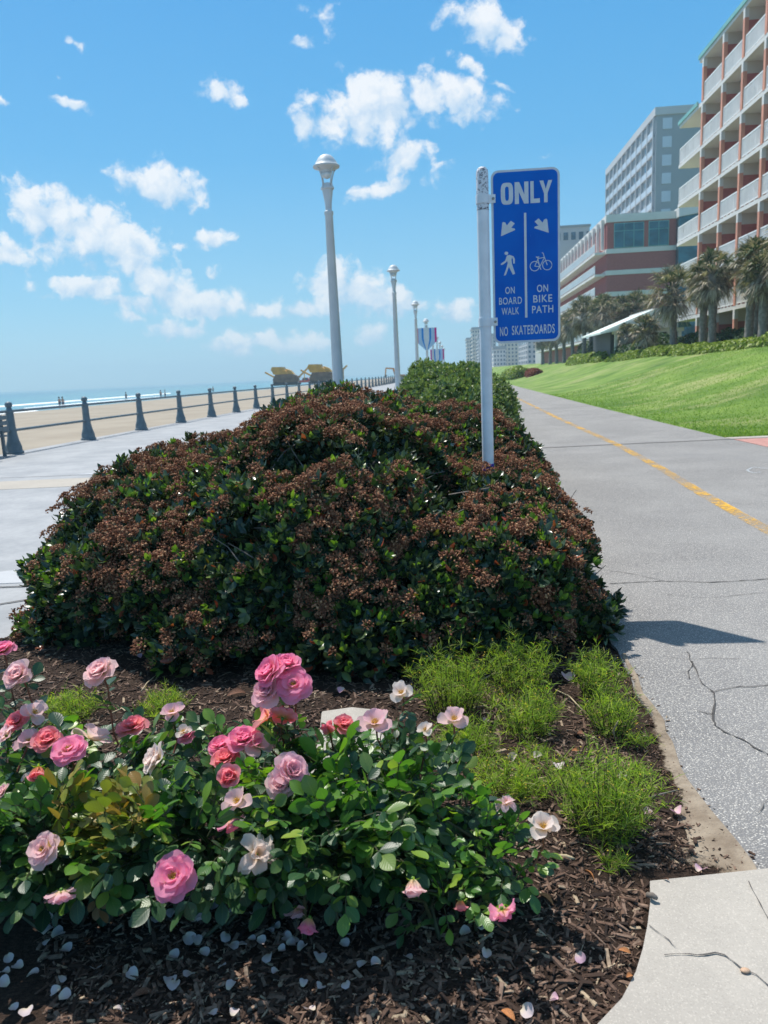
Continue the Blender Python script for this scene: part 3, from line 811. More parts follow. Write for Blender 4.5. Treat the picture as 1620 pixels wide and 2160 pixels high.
def slab_tower(name, label, px0, px1, ytop, Y, depth, mat, floors, wins, lit=None):
    p, q = at(px0, 700, Y), at(px1, 700, Y); ztop = at((px0 + px1) / 2, ytop, Y)[2]
    t = empty(name, (p[0], Y, 0), label, 'hotel', rz=-.0144)
    w = q[0] - p[0]
    MB().box(0, w, 0, depth, 0, ztop - 1.2).build('wall', mat, t)
    MB().box(-.3, w + .3, -.3, depth + .3, ztop - 1.197, ztop).build('roof_edge', M['greywall'] if mat != M['greywall'] else M['palewall'], t)
    fh = (ztop - 4) / floors
    ww = w * .44 / wins; nd = max(2, min(int(depth / 6), (95 - floors * wins) // floors)); pf = ps = None
    for f in range(floors):
        z = 2.5 + f * fh
        for c in range(wins):
            if pf is None: pf = MB().box(0, ww, -.12, -.003, fh * .3, fh * .8).build('window', M['glass2'], t); o = pf
            else: o = pf.copy(); COL.objects.link(o); o.parent = t
            o.location = (w * (c + .28) / wins, 0, z)
        for c in range(nd):
            if ps is None: ps = MB().box(-.12, -.003, 0, 2.6, fh * .25, fh * .8).build('window', M['glass2'], t); o = ps
            else: o = ps.copy(); COL.objects.link(o); o.parent = t
            o.location = (0, depth * (c + .25) / nd, z)
    return t
def white_hotel():
    Y = 190.0; p, q = at(1150, 600, Y), at(1246, 600, Y); zt = at(1200, 475, Y)[2]
    t = empty('white_hotel', (p[0], Y, 0), 'plain white hotel tower with one row of small square windows under its roof', 'hotel', rz=-.0144)
    w = q[0] - p[0]
    MB().box(0, w, 0, 22, 0, zt - 4.2).box(.25, w - .25, .25, 21.7, zt - 4.2, zt - .5).build('wall', M['palewall'], t)
    MB().box(0, w, 0, 22, zt - .497, zt).build('roof_edge', M['greywall'], t)
    for c in range(6):
        MB().box(.8 + c * 1.78, 1.85 + c * 1.78, .12, .247, zt - 3.3, zt - 1.6).build('window', M['glass2'], t)
white_hotel()
slab_tower('cream_tower', 'slim cream tower far down the shore, tallest of its cluster', 996, 1012, 690, 420, 24, M['cream'], 10, 3)
slab_tower('cream_tower', 'low cream tower far down the shore beside the lamp posts', 984, 999, 712, 470, 24, M['cream'], 8, 3)
slab_tower('pale_tower', 'pale tower far down the shore partly behind the sign post', 1009, 1046, 704, 380, 30, M['palewall'], 9, 5)
slab_tower('cream_block', 'broad cream block below the blue sign, beyond the lawn', 1062, 1122, 716, 330, 30, M['cream'], 6, 8)
slab_tower('pale_block', 'pale low block below the blue sign, between cream block and palms', 1112, 1180, 705, 250, 30, M['palewall'], 5, 7)
slab_tower('white_block', 'white low block just right of the sign post, farthest along the path', 1040, 1066, 730, 300, 20, M['white'], 4, 4)

def pavilion():
    Y = 64.0; x0, x1 = at(1296, 690, Y)[0], at(1440, 690, Y)[0]; zb = 1.9
    t = empty('awning_pavilion', (x0, Y, zb), 'white pavilion with pale and dark green awning beside the brick hotel', 'pavilion', rz=-.0144)
    w = x1 - x0; ze, zt = at(1400, 692, Y)[2] - zb, at(1400, 652, Y)[2] - zb
    MB().box(0, w, 1.5, 9, 0, ze).build('wall', M['dark'], t)  # solid box, the shade of the interior put into its near-black colour
    gx0, gx1 = w * .56, w * .92
    pr = MB()
    pr.add([(-1.2, -.5, ze - .1), (gx0, -.2, zt), (gx0, 8, zt), (-1.2, 8, ze - .1), (-1.2, -.5, ze - .25), (gx0, -.2, zt - .15), (gx0, 8, zt - .15), (-1.2, 8, ze - .25)],
           [(0, 1, 2, 3), (7, 6, 5, 4), (0, 4, 5, 1), (1, 5, 6, 2), (2, 6, 7, 3), (3, 7, 4, 0)])
    pr.xz([(-1.2, ze - .26), (gx0, ze + .45), (gx0, zt - .153)], -.62, -.52)
    pr.build('awning', M['awning'], t)
    MB().box(gx0 + .003, gx1, -.2, 8, ze, zt + .1).build('gable', M['white'], t)
    for a, b in (((gx0 - .9, ze), (gx0, ze)), ((gx1 + .003, ze), (gx1 + .95, ze))):
        apex = (gx0, zt - .1) if a[0] < gx0 else (gx1 + .003, zt - .1)
        MB().xz([a, b, apex], -.62, -.22).build('awning_cheek', M['awngreen'], t)
    for q in range(7):
        x = .2 + q * (w - .4) / 6
        MB().box(x - .13, x + .13, .1, .36, 0, ze - .3).build('post', M['white'], t)
    MB().box(-.1, w + .1, .05, .42, ze - .297, ze - .003).build('beam', M['white'], t)
    for q in range(5):
        x = w * .42 + q * w * .11
        MB().box(x, x + .5, -.6, -.15, 0, .45).box(x, x + .5, -.22, -.15, .45, 1.25).build('bench_back', M['white'], t)
pavilion()

# ------------------------------------------------------------------ palms, hedges on the lawn crest
def m_frond(name, stops, tr=.15):
    m = Mt(name, .6, .3); m.color(m.ramp(m.island(), stops)).translucent(tr, (1.1, 1.2, .6)); return m.m
M['frond'] = m_frond('palm_frond', [(0, (.045, .075, .035)), (.4, (.07, .115, .05)), (.55, (.12, .145, .08)), (.56, (.27, .22, .15)), (.85, (.40, .34, .24)), (1, (.52, .46, .34))])
M['frond2'] = m_frond('dead_palm_frond', [(0, (.15, .12, .09)), (.4, (.28, .23, .17)), (.7, (.42, .36, .27)), (1, (.58, .52, .40))])
M['ptrunk'] = flat('palm_trunk', (.22, .195, .175), .9, .35, 5)
def palm(seed, h, r):
    g = np.random.default_rng(seed)
    t = empty('palm_tree', (0, 0, 0), 'palm', 'palm tree', 'palms along the top of the lawn')
    n = 14; zz = np.linspace(-.3, h - .15 * r, n); lean = g.normal(0, .12, 2)
    P = np.stack([lean[0] * (zz / h) ** 2, lean[1] * (zz / h) ** 2, zz], 1)
    rr = .20 + .05 * np.exp(-zz / .5) + .10 * sm((zz - h * .62) / (h * .2)) + g.normal(0, .012, n)
    tr = MB().tube(P, rr, 10)
    for i in range(46):                                     # old leaf bases criss-cross the upper trunk
        z = h * (.55 + .42 * g.random()); a = g.random() * 2 * PI; c = np.array([math.cos(a), math.sin(a), 0])
        b = np.array([lean[0] * (z / h) ** 2, lean[1] * (z / h) ** 2, z])
        tr.bar(b + c * .22, b + c * (.36 + .1 * g.random()) + np.array([0, 0, .22]), .07, .04)
    tr.build('trunk', M['ptrunk'], t, smooth='auto')
    for part, nf, mat in (('crown', 36, 'frond'), ('dead_fronds', 40, 'frond2')):
        f = MB(); top = np.array([lean[0], lean[1], h])
        for k in range(nf):
            a = g.random() * 2 * PI
            el = math.radians(g.uniform(0, 80)) if part == 'crown' else math.radians(g.uniform(-62, 28))
            d = np.array([math.cos(a) * math.cos(el), math.sin(a) * math.cos(el), math.sin(el)])
            st = top + np.array([0, 0, -.12 * r if part == 'crown' else -.32 * r]); L1 = r * g.uniform(.45, .62) * (1 if part == 'crown' else .8)
            hub = st + d * L1; f.bar(st, hub, .045, .03)
            side = np.cross(d, (0, 0, 1)); side /= np.linalg.norm(side) + 1e-9; up = np.cross(side, d)
            roll = g.uniform(-.7, .7); s2 = side * math.cos(roll) + up * math.sin(roll)
            for q in np.linspace(-1.9, 1.9, 17):            # fan of narrow segments, tips hanging
                e = d * math.cos(q * .75) + s2 * math.sin(q * .75) + np.array([0, 0, .12])
                e /= np.linalg.norm(e); L2 = r * g.uniform(.42, .66) * (1 - .12 * abs(q))
                mid = hub + e * L2 * .55; tip = hub + e * L2 + np.array([0, 0, -L2 * g.uniform(.15, .5)])
                wv = np.cross(e, up); wv = wv / (np.linalg.norm(wv) + 1e-9) * (.030 + .010 * g.random())
                f.add([hub, mid - wv, mid + wv, tip], [(0, 1, 2), (1, 3, 2)])
        f.build(part, M[mat], t)
    return t
# trunk pixel, crown pixel height, crown half width in pixels, X of the row
PALMS = [(1398, 608, 58, 15.4, 'first palm right of the green awning gable, trunk in front of the white pavilion wall'),
         (1456, 592, 46, 15.7, 'palm leaning against its twin just left of the balcony railings, slimmer of the two trunks'),
         (1474, 572, 52, 15.2, 'palm with green tuft and hanging dead fronds, right trunk of the middle pair'),
         (1545, 552, 54, 15.3, 'tall palm in front of the brick ground floor, left trunk of the right-hand trio'),
         (1558, 585, 40, 16.2, 'short palm squeezed between two thicker trunks in front of the brick ground floor'),
         (1573, 572, 50, 15.0, 'palm with pale tan skirt, right trunk of the right-hand trio'),
         (1628, 510, 70, 15.2, 'largest palm, its crown cut off by the right edge of the photo'),
         (1221, 655, 38, 15.6, 'palm just right of the blue sign with a dusty tan crown'),
         (1234, 662, 32, 16.4, 'palm close behind the one next to the blue sign, darker and lower'),
         (1258, 650, 36, 15.8, 'palm in front of the annex galleries, third trunk right of the sign'),
         (1290, 656, 36, 18.0, 'palm in front of the annex corner, left of the awning slope'),
         (1326, 648, 40, 19.5, 'palm rising behind the pale awning slope'),
         (1347, 694, 34, 15.0, 'small low palm with a full dark green crown under the awning'),
         (1300, 706, 24, 15.0, 'small green palm beside the low end of the awning slope'),
         (1138, 712, 22, 14.6, 'palm trunk under the blue sign, leftmost of the far row'),
         (1153, 706, 22, 14.8, 'palm trunk under the blue sign, second of the far row'),
         (1166, 700, 24, 15.2, 'palm trunk under the right half of the blue sign, third of the far row'),
         (1181, 694, 26, 15.4, 'palm trunk right at the lower right corner of the blue sign'),
         (1198, 676, 30, 15.8, 'palm between the sign corner and the dusty tan crown')]
for i, (px, pc, hw, X, lab) in enumerate(PALMS):
    Y = X * FPX / (px - 917); zb = hill(X, Y); zc = at(px, pc, Y)[2]; r = max(1.0, 1.06 * hw * Y / FPX)
    o = palm(100 + i, max(2.0, zc - zb), r); o.location = (X, Y, zb)
    o['label'] = lab
def m_bushleaf(name, stops): return m_leaf(name, stops, .5, .25, (1.2, 1.4, .5), vein=False, spec=.3)
M['lime'] = m_bushleaf('lime_hedge_leaf', [(0, (.11, .17, .025)), (.5, (.20, .27, .04)), (1, (.34, .40, .08))])
M['hedge'] = m_bushleaf('dark_hedge_leaf', [(0, (.02, .05, .02)), (.6, (.04, .085, .03)), (1, (.08, .13, .045))])
M['redleaf'] = m_bushleaf('red_shrub_leaf', [(0, (.13, .03, .03)), (.6, (.24, .06, .05)), (1, (.33, .14, .10))])
def randrot(g, nrm, tilt):
    """frames (N,3,3) whose z axis follows nrm with some random tilt, columns x,y,z"""
    N = len(nrm); z = nrm + g.normal(0, tilt, (N, 3)); z /= np.linalg.norm(z, axis=1, keepdims=True)
    a = g.normal(0, 1, (N, 3)); x = np.cross(a, z); x /= np.linalg.norm(x, axis=1, keepdims=True) + 1e-9
    y = np.cross(z, x); return np.stack([x, y, z], -1)
def far_bush(name, label, group, X0, Y0, X1, Y1, w, h, mat, n, seed, leaf=.09):
    g = np.random.default_rng(seed); t = g.random(n); a = g.random(n) * PI; k = .62 + .38 * np.sqrt(g.random(n))
    L = math.hypot(X1 - X0, Y1 - Y0); dx, dy = (X1 - X0) / max(L, .01), (Y1 - Y0) / max(L, .01)
    end = np.sqrt(np.clip(1 - np.maximum(0, np.abs(t - .5) * 2 * (L + w) - L) ** 2 / (w * w + 1e-6), .05, 1))
    lump = .8 + .4 * vnoise(np.stack([t * L, a], 1), 1.3, seed)
    u, v = np.cos(a) * w * .5 * k * lump * end, np.sin(a) * h * k * lump * end
    s = (t - .5) * (L + w)
    Xc, Yc = (X0 + X1) / 2 + dx * s - dy * u, (Y0 + Y1) / 2 + dy * s + dx * u
    zb = np.array([hill(a_, b_) for a_, b_ in zip(Xc, Yc)])
    P = np.stack([Xc, Yc, zb + v], 1)
    nr = np.stack([-dy * np.cos(a), dx * np.cos(a), np.sin(a) + .2], 1); Rm = randrot(g, nr, .6)
    sc = leaf * g.uniform(.7, 1.4, n); 
    tv = np.array([(-.5, -.1, 0), (.0, -.6, .05), (.5, -.1, 0), (0, .6, .05)]); m = MB()
    m.scatter(tv, [np.array([[0, 1, 2, 3]])], np.zeros((4, 2)), Rm * sc[:, None, None], P)
    c = ((X0 + X1) / 2, (Y0 + Y1) / 2, hill((X0 + X1) / 2, (Y0 + Y1) / 2))
    o = m.build(name, mat, origin=c); o.location = c
    return tag(o, label, 'hedge' if 'hedge' in name else 'shrub', group)
lp = lambda px, X: (X, X * FPX / (px - 917))
for i, (a, b, X, w, h, nm, mt, lab) in enumerate([
    (1600, 1660, 14.7, 1.5, .62, 'lime_hedge', 'lime', 'lime green hedge clump at the right edge on the lawn crest'),
    (1480, 1572, 14.7, 1.2, .45, 'lime_hedge', 'lime', 'long lime green hedge in front of the trio of palms'),
    (1408, 1470, 14.6, 1.2, .50, 'lime_hedge', 'lime', 'lime green hedge in front of the middle pair of palms'),
    (1352, 1392, 14.6, 1.2, .55, 'lime_hedge', 'lime', 'short lime green hedge left of the first large palm trunk'),
    (1280, 1340, 14.7, 1.4, .55, 'lime_hedge', 'lime', 'lime green hedge below the awning slope'),
    (1199, 1268, 14.7, 1.7, .8, 'lime_hedge', 'lime', 'lime green hedge nearest the blue sign'),
    (1500, 1550, 16.4, 1.9, 1.0, 'dark_hedge', 'hedge', 'dark green hedge behind the trio of palms'),
    (1560, 1640, 16.9, 2.2, 1.35, 'dark_hedge', 'hedge', 'dark green hedge against the brick ground floor at the right edge'),
    (1418, 1460, 16.5, 2.2, 1.1, 'dark_shrub', 'hedge', 'dark green shrub between the first palm and the middle pair'),
    (1345, 1385, 16.8, 2.4, 1.4, 'dark_shrub', 'hedge', 'dark green shrub in front of the white pavilion'),
    (1288, 1335, 15.3, 1.6, 1.2, 'dark_hedge', 'hedge', 'clipped bright green hedge below the awning'),
    (1225, 1262, 17.2, 3.0, 2.0, 'dark_shrub', 'hedge', 'dark green shrub behind the palms next to the sign'),
    (1100, 1122, 10.9, 1.5, .6, 'red_shrub', 'redleaf', 'reddish shrub bed at the far left end of the lawn crest'),
    (1072, 1088, 9.6, 2.6, 1.2, 'lime_hedge', 'lime', 'far lime green hedge just right of the sign post')]):
    (xa, ya), (xb, yb) = lp(a, X), lp(b, X)
    L = math.hypot(xa - xb, ya - yb)
    far_bush(nm, lab, {'lime': 'lime hedges on the lawn crest', 'hedge': 'dark hedges on the lawn crest', 'redleaf': 'red shrub beds'}[mt], xa, ya, xb, yb, w, h, M[mt], int(900 + 420 * L), 300 + i, .085 + .0012 * ya)

# ------------------------------------------------------------------ boardwalk railing, lamps, banners, bench
M['iron'] = flat('blue_grey_iron', (.12, .165, .195), .5, .15, 6, .4)
M['lamp'] = flat('lamp_white_paint', (.56, .59, .61), .5, .06, 3, .5)
M['lampglass'] = flat('lamp_reflector', (.75, .76, .75), .35, .03, 3, .5)
def railing():
    sp = 3.56; y0 = 16.77; n0, n1 = -2, 64
    t = empty('boardwalk_railing', (-9.72, y0, 0), 'long dark iron railing with round topped posts between boardwalk and beach', 'railing')
    def pos(i):
        y = i * sp; return np.array([bend(y + y0), y, 0.0])
    prof = [(.20, 0), (.20, .05), (.175, .07), (.172, .16), (.13, .30), (.105, .45), (.092, .62), (.085, .93), (.105, .94), (.105, .98), (.075, .99), (.055, 1.03), (.05, 1.05), (.075, 1.07), (.085, 1.11), (.07, 1.155), (.03, 1.18)]
    lo = [(.19, 0), (.13, .3), (.085, .9), (.09, 1.0), (.05, 1.04), (.08, 1.11), (.03, 1.18)]
    pr = MB().lathe(prof, 14).build('post', M['iron'], t, smooth='auto'); pl = MB().lathe(lo, 8).build('post', M['iron'], t, smooth=True)
    first = True
    for i in range(n0, n1 + 1):
        src = pr if i < 12 else pl
        if src.get('used'): o = src.copy(); COL.objects.link(o); o.parent = t
        else: o = src; o['used'] = 1
        o.location = pos(i)
    for z, r in ((.965, .032), (.53, .032)):
        MB().tube([pos(i) + (0, 0, z) for i in range(n0, n1 + 1)], r, 8).build('rail', M['iron'], t, smooth=True)
railing()

def make_lamp():
    t = empty('street_lamp', (0, 0, 0), 'lamp', 'street lamp', 'boardwalk street lamps'); H = 6.2
    MB().lathe([(.22, 0), (.22, .06), (.16, .12), (.135, .5), (.085, 4.95), (.10, 4.97), (.10, 5.03), (.07, 5.05), (.07, 5.1)], 20).build('pole', M['lamp'], t, smooth='auto')
    MB().lathe([(.07, 5.103), (.075, 5.2), (.115, 5.46), (.12, 5.48), (.145, 5.49), (.145, 5.53), (.118, 5.54), (.115, 5.6), (.05, 5.62)], 20).build('collar', M['lamp'], t, smooth='auto')
    for k in range(4):
        a = k * PI / 2 + PI / 4
        MB().tube([(.105*math.cos(a), .105*math.sin(a), 5.52), (.14*math.cos(a), .14*math.sin(a), 5.72), (.19*math.cos(a), .19*math.sin(a), 5.86), (.25*math.cos(a), .25*math.sin(a), 5.93)], .014, 6).build('arm', M['lamp'], t, smooth=True)
    h = MB().lathe([(.125, 5.82), (.13, 5.86), (.20, 5.90), (.285, 5.93), (.29, 5.96), (.235, 6.0), (.225, 6.04), (.185, 6.09), (.17, 6.12), (.12, 6.165), (.06, 6.19), (.01, 6.2)], 28).build('hood', M['lamp'], t, smooth='auto')
    MB().lathe([(.02, 5.70), (.10, 5.74), (.122, 5.815)], 16).build('reflector', M['lampglass'], h, smooth=True)
    return t
Y1 = 16.2
LAMPS = [(n * Y1, (-250 + 48 * n) / FPX * Y1) for n in range(1, 10)]
LAB = ['nearest and tallest white street lamp, rising behind the brown shrub', 'second white street lamp, right of the tall one', 'third street lamp, just left of the banners',
       'fourth street lamp, carrying the larger striped banner', 'fifth street lamp, a thin pole right of the larger banner', 'sixth street lamp, carrying the smaller striped banner',
       'seventh street lamp, thin pole beyond the smaller banner', 'eighth street lamp, thin pole left of the sign post', 'farthest street lamp of the row']
lamp0 = make_lamp()
for i, ((Y, X), lb) in enumerate(zip(LAMPS, LAB)):
    o = lamp0 if i == 0 else copy_tree(lamp0)
    o.location = (X, Y, 0); o.rotation_euler.z = i * .13; o.scale = (.937, .937, .937); o['label'] = lb
M['ban_p'] = flat('banner_magenta', (.60, .03, .24), .8, .05); M['ban_l'] = flat('banner_pale_blue', (.38, .56, .74), .8, .05)
M['ban_b'] = flat('banner_blue', (.0, .22, .62), .8, .05); M['ban_w'] = flat('banner_white', (.62, .68, .72), .8, .05)
def banner(i, z0, z1, hw, label):
    Y, X = LAMPS[i]; h = z1 - z0
    t = empty('banner', (X, Y - .12, z0), label, 'banner', 'striped banners on the lamps')
    edge = lambda u: 0.0 + h * .42 * abs(u) ** 1.0                      # the lower edge runs to a point
    c = MB(); n = 24
    bands = [(-1, -.80, 0), (-.80, -.46, 1), (-.46, -.28, 2), (-.28, .28, 3), (.28, .46, 2), (.46, .80, 1), (.80, 1, 0)]
    for a, b, m in bands:
        rows = np.linspace(0, 1, 12); V = []
        for s in rows:
            for u in (a, b):
                k = 1 - .8 * sm((.5 - s) / .5) if abs(u) < .5 else 1 - .0 * s
                uu = u * (.25 + .75 * sm(s * 1.7)) if abs(u) < .47 else u
                zz = max(s * h, edge(uu) ) if s < 1 else h
                V.append((uu * hw, .02 * math.sin(u * 5), max(zz, edge(uu))))
        for yo in (0,):
            F = [(2*q, 2*q+1, 2*q+3, 2*q+2) for q in range(11)]
            c.add(V, F, m)
    c.build('cloth', [M['ban_p'], M['ban_l'], M['ban_b'], M['ban_w']], t)
    MB().tube([(-hw, .03, h), (hw, .03, h)], .025, 6).build('bracket', M['lamp'], t)
Yb = LAMPS[3][0]; zz = lambda y: at(900, y, Yb)[2]
banner(3, zz(741), zz(692), 21 / FPX * Yb, 'larger striped banner in magenta, pale blue and blue on the fourth lamp')
Yb = LAMPS[5][0]; banner(5, at(933, 772, Yb)[2], at(933, 736, Yb)[2], 14 / FPX * Yb, 'smaller striped banner half hidden by the green hedge top')

def bench():
    t = empty('bench', (-9.95, 15.6, 0), 'dark slatted bench cut by the left edge, beside the nearest railing post', 'bench')
    MB().box(-.05, .40, -1.5, .75, .42, .46).build('seat', M['iron'], t)
    b = MB()
    for z in (.56, .68, .80): b.box(.42, .46, -1.5, .75, z, z + .09)
    b.build('backrest', M['iron'], t)
    for y in (-1.3, .55):
        l = MB(); l.box(0, .06, y, y + .06, 0, .419); l.box(.36, .42, y, y + .06, 0, .9); l.box(0, .42, y + .001, y + .059, .62, .66); l.build('leg', M['iron'], t)
bench()
M['binwhite'] = flat('white_bin_panel', (.70, .72, .74), .5, .05)
def litter_bin():
    t = empty('litter_bin', (-9.42, 14.95, 0), 'white and dark litter bin sliced by the left edge of the photo', 'bin')
    MB().box(-.28, .22, -.25, .25, .02, .78).build('body', M['iron'], t); MB().box(-.31, .25, -.28, .28, .783, .86).build('lid', M['binwhite'], t)
    MB().box(.223, .235, -.2, .2, .12, .6).build('panel', M['binwhite'], t)
litter_bin()

# ------------------------------------------------------------------ things on the beach
M['yel'] = flat('machine_yellow', (.52, .29, .02), .55, .15, .8); M['rust'] = flat('machine_brown', (.14, .095, .06), .8, .3, .8)
M['tyre'] = flat('rubber', (.03, .03, .032), .8, .1); M['red'] = flat('red_paint', (.42, .05, .04), .5, .1); M['orange'] = flat('digger_orange', (.55, .22, .03), .55, .12, .8)
def screener(px, Y, lab, flip):
    p = at(px, 700, Y); z = -.3
    t = empty('sand_screener', (p[0], Y, z), lab, 'machine', 'yellow sand machines on the beach'); t.scale = (flip, 1, 1)
    MB().box(-3.4, 3.4, -1.2, 1.2, .85, 1.9).box(-2.6, 2.6, -1.5, 1.5, 1.0, 1.5).build('chassis', M['rust'], t)
    MB().xz([(-3.2, 1.903), (3.9, 1.903), (2.6, 2.7), (.9, 3.0), (-2.6, 3.0)], -1.5, 1.5).build('body', M['rust'], t)
    MB().xz([(-3.0, 3.003), (1.0, 3.003), (.6, 3.6), (-.2, 4.2), (-.4, 4.9), (-3.3, 5.0), (-3.7, 4.3)], -1.7, 1.7).build('hopper', M['yel'], t)
    MB().xz([(1.003, 3.003), (2.4, 2.85), (1.5, 3.9), (.2, 4.4)], -1.2, 1.2).build('screen_box', M['yel'], t)
    MB().bar((3.3, 0, 1.9), (6.0, 0, 4.3), 1.0, .35).bar((5.0, 0, 1.0), (5.0, 0, 3.4), .2, .2).build('conveyor', M['yel'], t)
    MB().bar((-3.2, 0, 2.3), (-5.6, 0, 3.7), 1.0, .35).build('conveyor', M['yel'], t)
    for y in (-1.45, 1.0):
        MB().tube([(-3.2, y, .45), (3.2, y, .45)], .42, 8).box(-3.3, 3.3, y - .22, y + .22, .05, .84).build('track', M['tyre'], t)
screener(597, 205, 'left yellow sand screener with raised hopper and conveyor arms near the water', 1)
screener(677, 190, 'right yellow sand screener, just left of the tall lamp pole', 1)
def truck():
    p = at(636, 700, 225); t = empty('pickup_truck', (p[0], 225, -.35), 'tiny red pickup truck between the two yellow machines', 'truck')
    MB().xz([(-2.6, .5), (2.6, .5), (2.6, 1.15), (1.6, 1.2), (1.0, 1.9), (-.4, 1.9), (-.6, 1.2), (-2.6, 1.2)], -.9, .9).build('body', M['red'], t)
    MB().xz([(-.35, 1.25), (1.35, 1.25), (.9, 1.8), (-.35, 1.8)], -.93, .93).build('window', M['glass2'], t)
    for x in (-1.6, 1.7):
        for y in (-.95, .75): MB().tube([(x, y, .4), (x, y + .2, .4)], .4, 12).build('wheel', M['tyre'], t)
truck()
def excavator():
    p = at(833, 700, 180); t = empty('excavator', (p[0] + .3, 180, -.3), 'distant orange excavator with bent boom behind the second lamp pole', 'excavator'); t.scale = (.66, .66, .66)
    MB().box(-1.2, 2.6, -1.3, 1.3, 1.1, 2.3).build('body', M['orange'], t)
    c = MB().box(-1.2, .2, -1.2, .1, 2.303, 3.5).build('cab', M['orange'], t)
    MB().box(-1.23, .1, -1.23, .05, 2.6, 3.3).build('window', M['glass2'], c)
    MB().bar((-1.0, .6, 2.2), (-1.6, .6, 4.6), .5, .6).bar((-1.6, .6, 4.5), (-4.3, .6, 4.75), .42, .5).build('boom', M['orange'], t)
    MB().bar((-4.2, .6, 4.8), (-4.5, .6, 2.4), .35, .4).build('stick', M['orange'], t)
    MB().xz([(-4.9, 1.5), (-4.1, 1.4), (-4.0, 2.4), (-4.6, 2.5)], .1, 1.1).build('bucket', M['rust'], t)
    for y in (-1.5, .9): MB().box(-1.9, 2.3, y, y + .6, .0, .95).build('track', M['tyre'], t)
excavator()
def make_person(skin, cloth, hairc, seed, shirt=None):
    v = [(0, 0, .95), (0, 0, 1.15), (0, 0, 1.38), (0, 0, 1.50), (0, -.01, 1.64), (0, -.01, 1.74),
         (-.18, 0, 1.40), (-.25, -.02, 1.14), (-.25, -.10, .90), (.18, 0, 1.40), (.24, .03, 1.14), (.26, -.05, .90),
         (-.10, 0, .88), (-.12, -.06, .48), (-.12, .02, .07), (-.12, -.12, .04), (.10, 0, .88), (.13, .06, .48), (.14, .14, .08), (.14, .02, .04)]
    e = [(0,1),(1,2),(2,3),(3,4),(4,5),(2,6),(6,7),(7,8),(2,9),(9,10),(10,11),(0,12),(12,13),(13,14),(14,15),(0,16),(16,17),(17,18),(18,19)]
    r = [.15,.14,.15,.06,.10,.07,.06,.045,.035,.06,.045,.035,.095,.06,.042,.035,.095,.06,.042,.035]
    me = bpy.data.meshes.new('person'); me.from_pydata(v, e, [])
    o = bpy.data.objects.new('person', me); COL.objects.link(o)
    m = o.modifiers.new('skin', 'SKIN'); s2 = o.modifiers.new('sub', 'SUBSURF'); s2.levels = s2.render_levels = 2
    for i, d in enumerate(me.skin_vertices[0].data):
        d.radius = (r[i], r[i] * .8); d.use_root = (i == 0)
    me.materials.append(skin)
    tr = MB().lathe([(.19, .62), (.18, .8), (.175, .97), (.165, 1.0)], 12).build('shorts', cloth, o, smooth=True)
    if shirt: MB().lathe([(.17, 1.0), (.18, 1.1), (.20, 1.3), (.20, 1.42), (.09, 1.5)], 12).build('shirt', shirt, o, smooth=True)
    MB().lathe([(.115, 1.62), (.12, 1.72), (.10, 1.79), (.04, 1.83)], 10, (0, .015, 0)).build('hair', hairc, o, smooth=True)
    return o
M['skin'] = flat('skin', (.42, .25, .18), .6, .05); M['navy'] = flat('navy_cloth', (.03, .04, .09), .8); M['hair'] = flat('dark_hair', (.03, .02, .015), .6); M['redcloth'] = flat('red_cloth', (.35, .06, .05), .8)
pp = make_person(M['skin'], M['navy'], M['hair'], 1)
for i, (px, py, zg, lab, sh) in enumerate([(134, 861, -1.5, 'person in dark shorts at the waterline right of the nearest railing post', 0), (127, 861, -1.5, 'person in dark shorts leftmost on the wet sand', 0),
                                       (267, 845, -1.5, 'person in dark shorts on the wet sand behind the third railing post', 0), (340, 840, -1.5, 'person in dark shorts at the surf left of the fourth railing post', 0),
                                       (349, 839, -1.5, 'person in dark shorts at the surf, right one of the pair near the fourth post', 0), (450, 829, -1.5, 'person in dark shorts farthest along the surf', 0)]):
    p = gnd(px, py + 1, zg); o = pp if i == 0 else copy_tree(pp)
    o.location = (p[0], p[1], zg); o.rotation_euler.z = i * 1.3
    tag(o, lab, 'person', 'people by the water')

# ------------------------------------------------------------------ the sign
YS_ = 4.6
pL, pR = at(1038, 540, YS_), at(1180, 540, YS_)
SB, ST = 1.548, 2.504
SWID = .386
M['post'] = flat('post_white_paint', (.66, .70, .75), .45, .06, 14, .5)
def m_worn():
    m = Mt('worn_post_cap', .6, .4); n = m.noise(75, 5, .7)
    m.color(m.mix(m.rng(n, .50, .58), (.62, .65, .70), (.13, .13, .15))); return m.m
M['worn'] = m_worn()
def m_blue():
    m = Mt('sign_blue', .5, .15)
    s = m.noise(5, 4, .6, stretch=(7, 1, .7)); c = m.mix(m.rng(m.noise(3, 3), .35, .65), (.003, .125, .53), (.003, .095, .46))
    sc = m.rng(m.noise(9, 3, .5, stretch=(8, 1, .8)), .735, .76)
    m.color(m.mix(m.math('MULTIPLY', sc, .5), m.mix(m.rng(s, .55, .8, 0, .25), c, (.01, .14, .55)), (.08, .35, .75))); return m.m
M['blue'] = m_blue()
M['refl'] = flat('sign_white', (.54, .58, .63), .5, .05, 20, .5)
M['bolt'] = flat('bolt_steel', (.30, .30, .29), .4, .3, 60, .5, .8)
M['tape'] = flat('blue_tape', (.03, .03, .30), .5, .2, 20)
def rrect(x0, x1, z0, z1, r, n=7):
    P = []
    for cx, cz, a0 in ((x1 - r, z1 - r, 0), (x0 + r, z1 - r, PI/2), (x0 + r, z0 + r, PI), (x1 - r, z0 + r, 1.5*PI)):
        P += [(cx + r*math.cos(a0 + PI/2*i/n), cz + r*math.sin(a0 + PI/2*i/n)) for i in range(n + 1)]
    return P
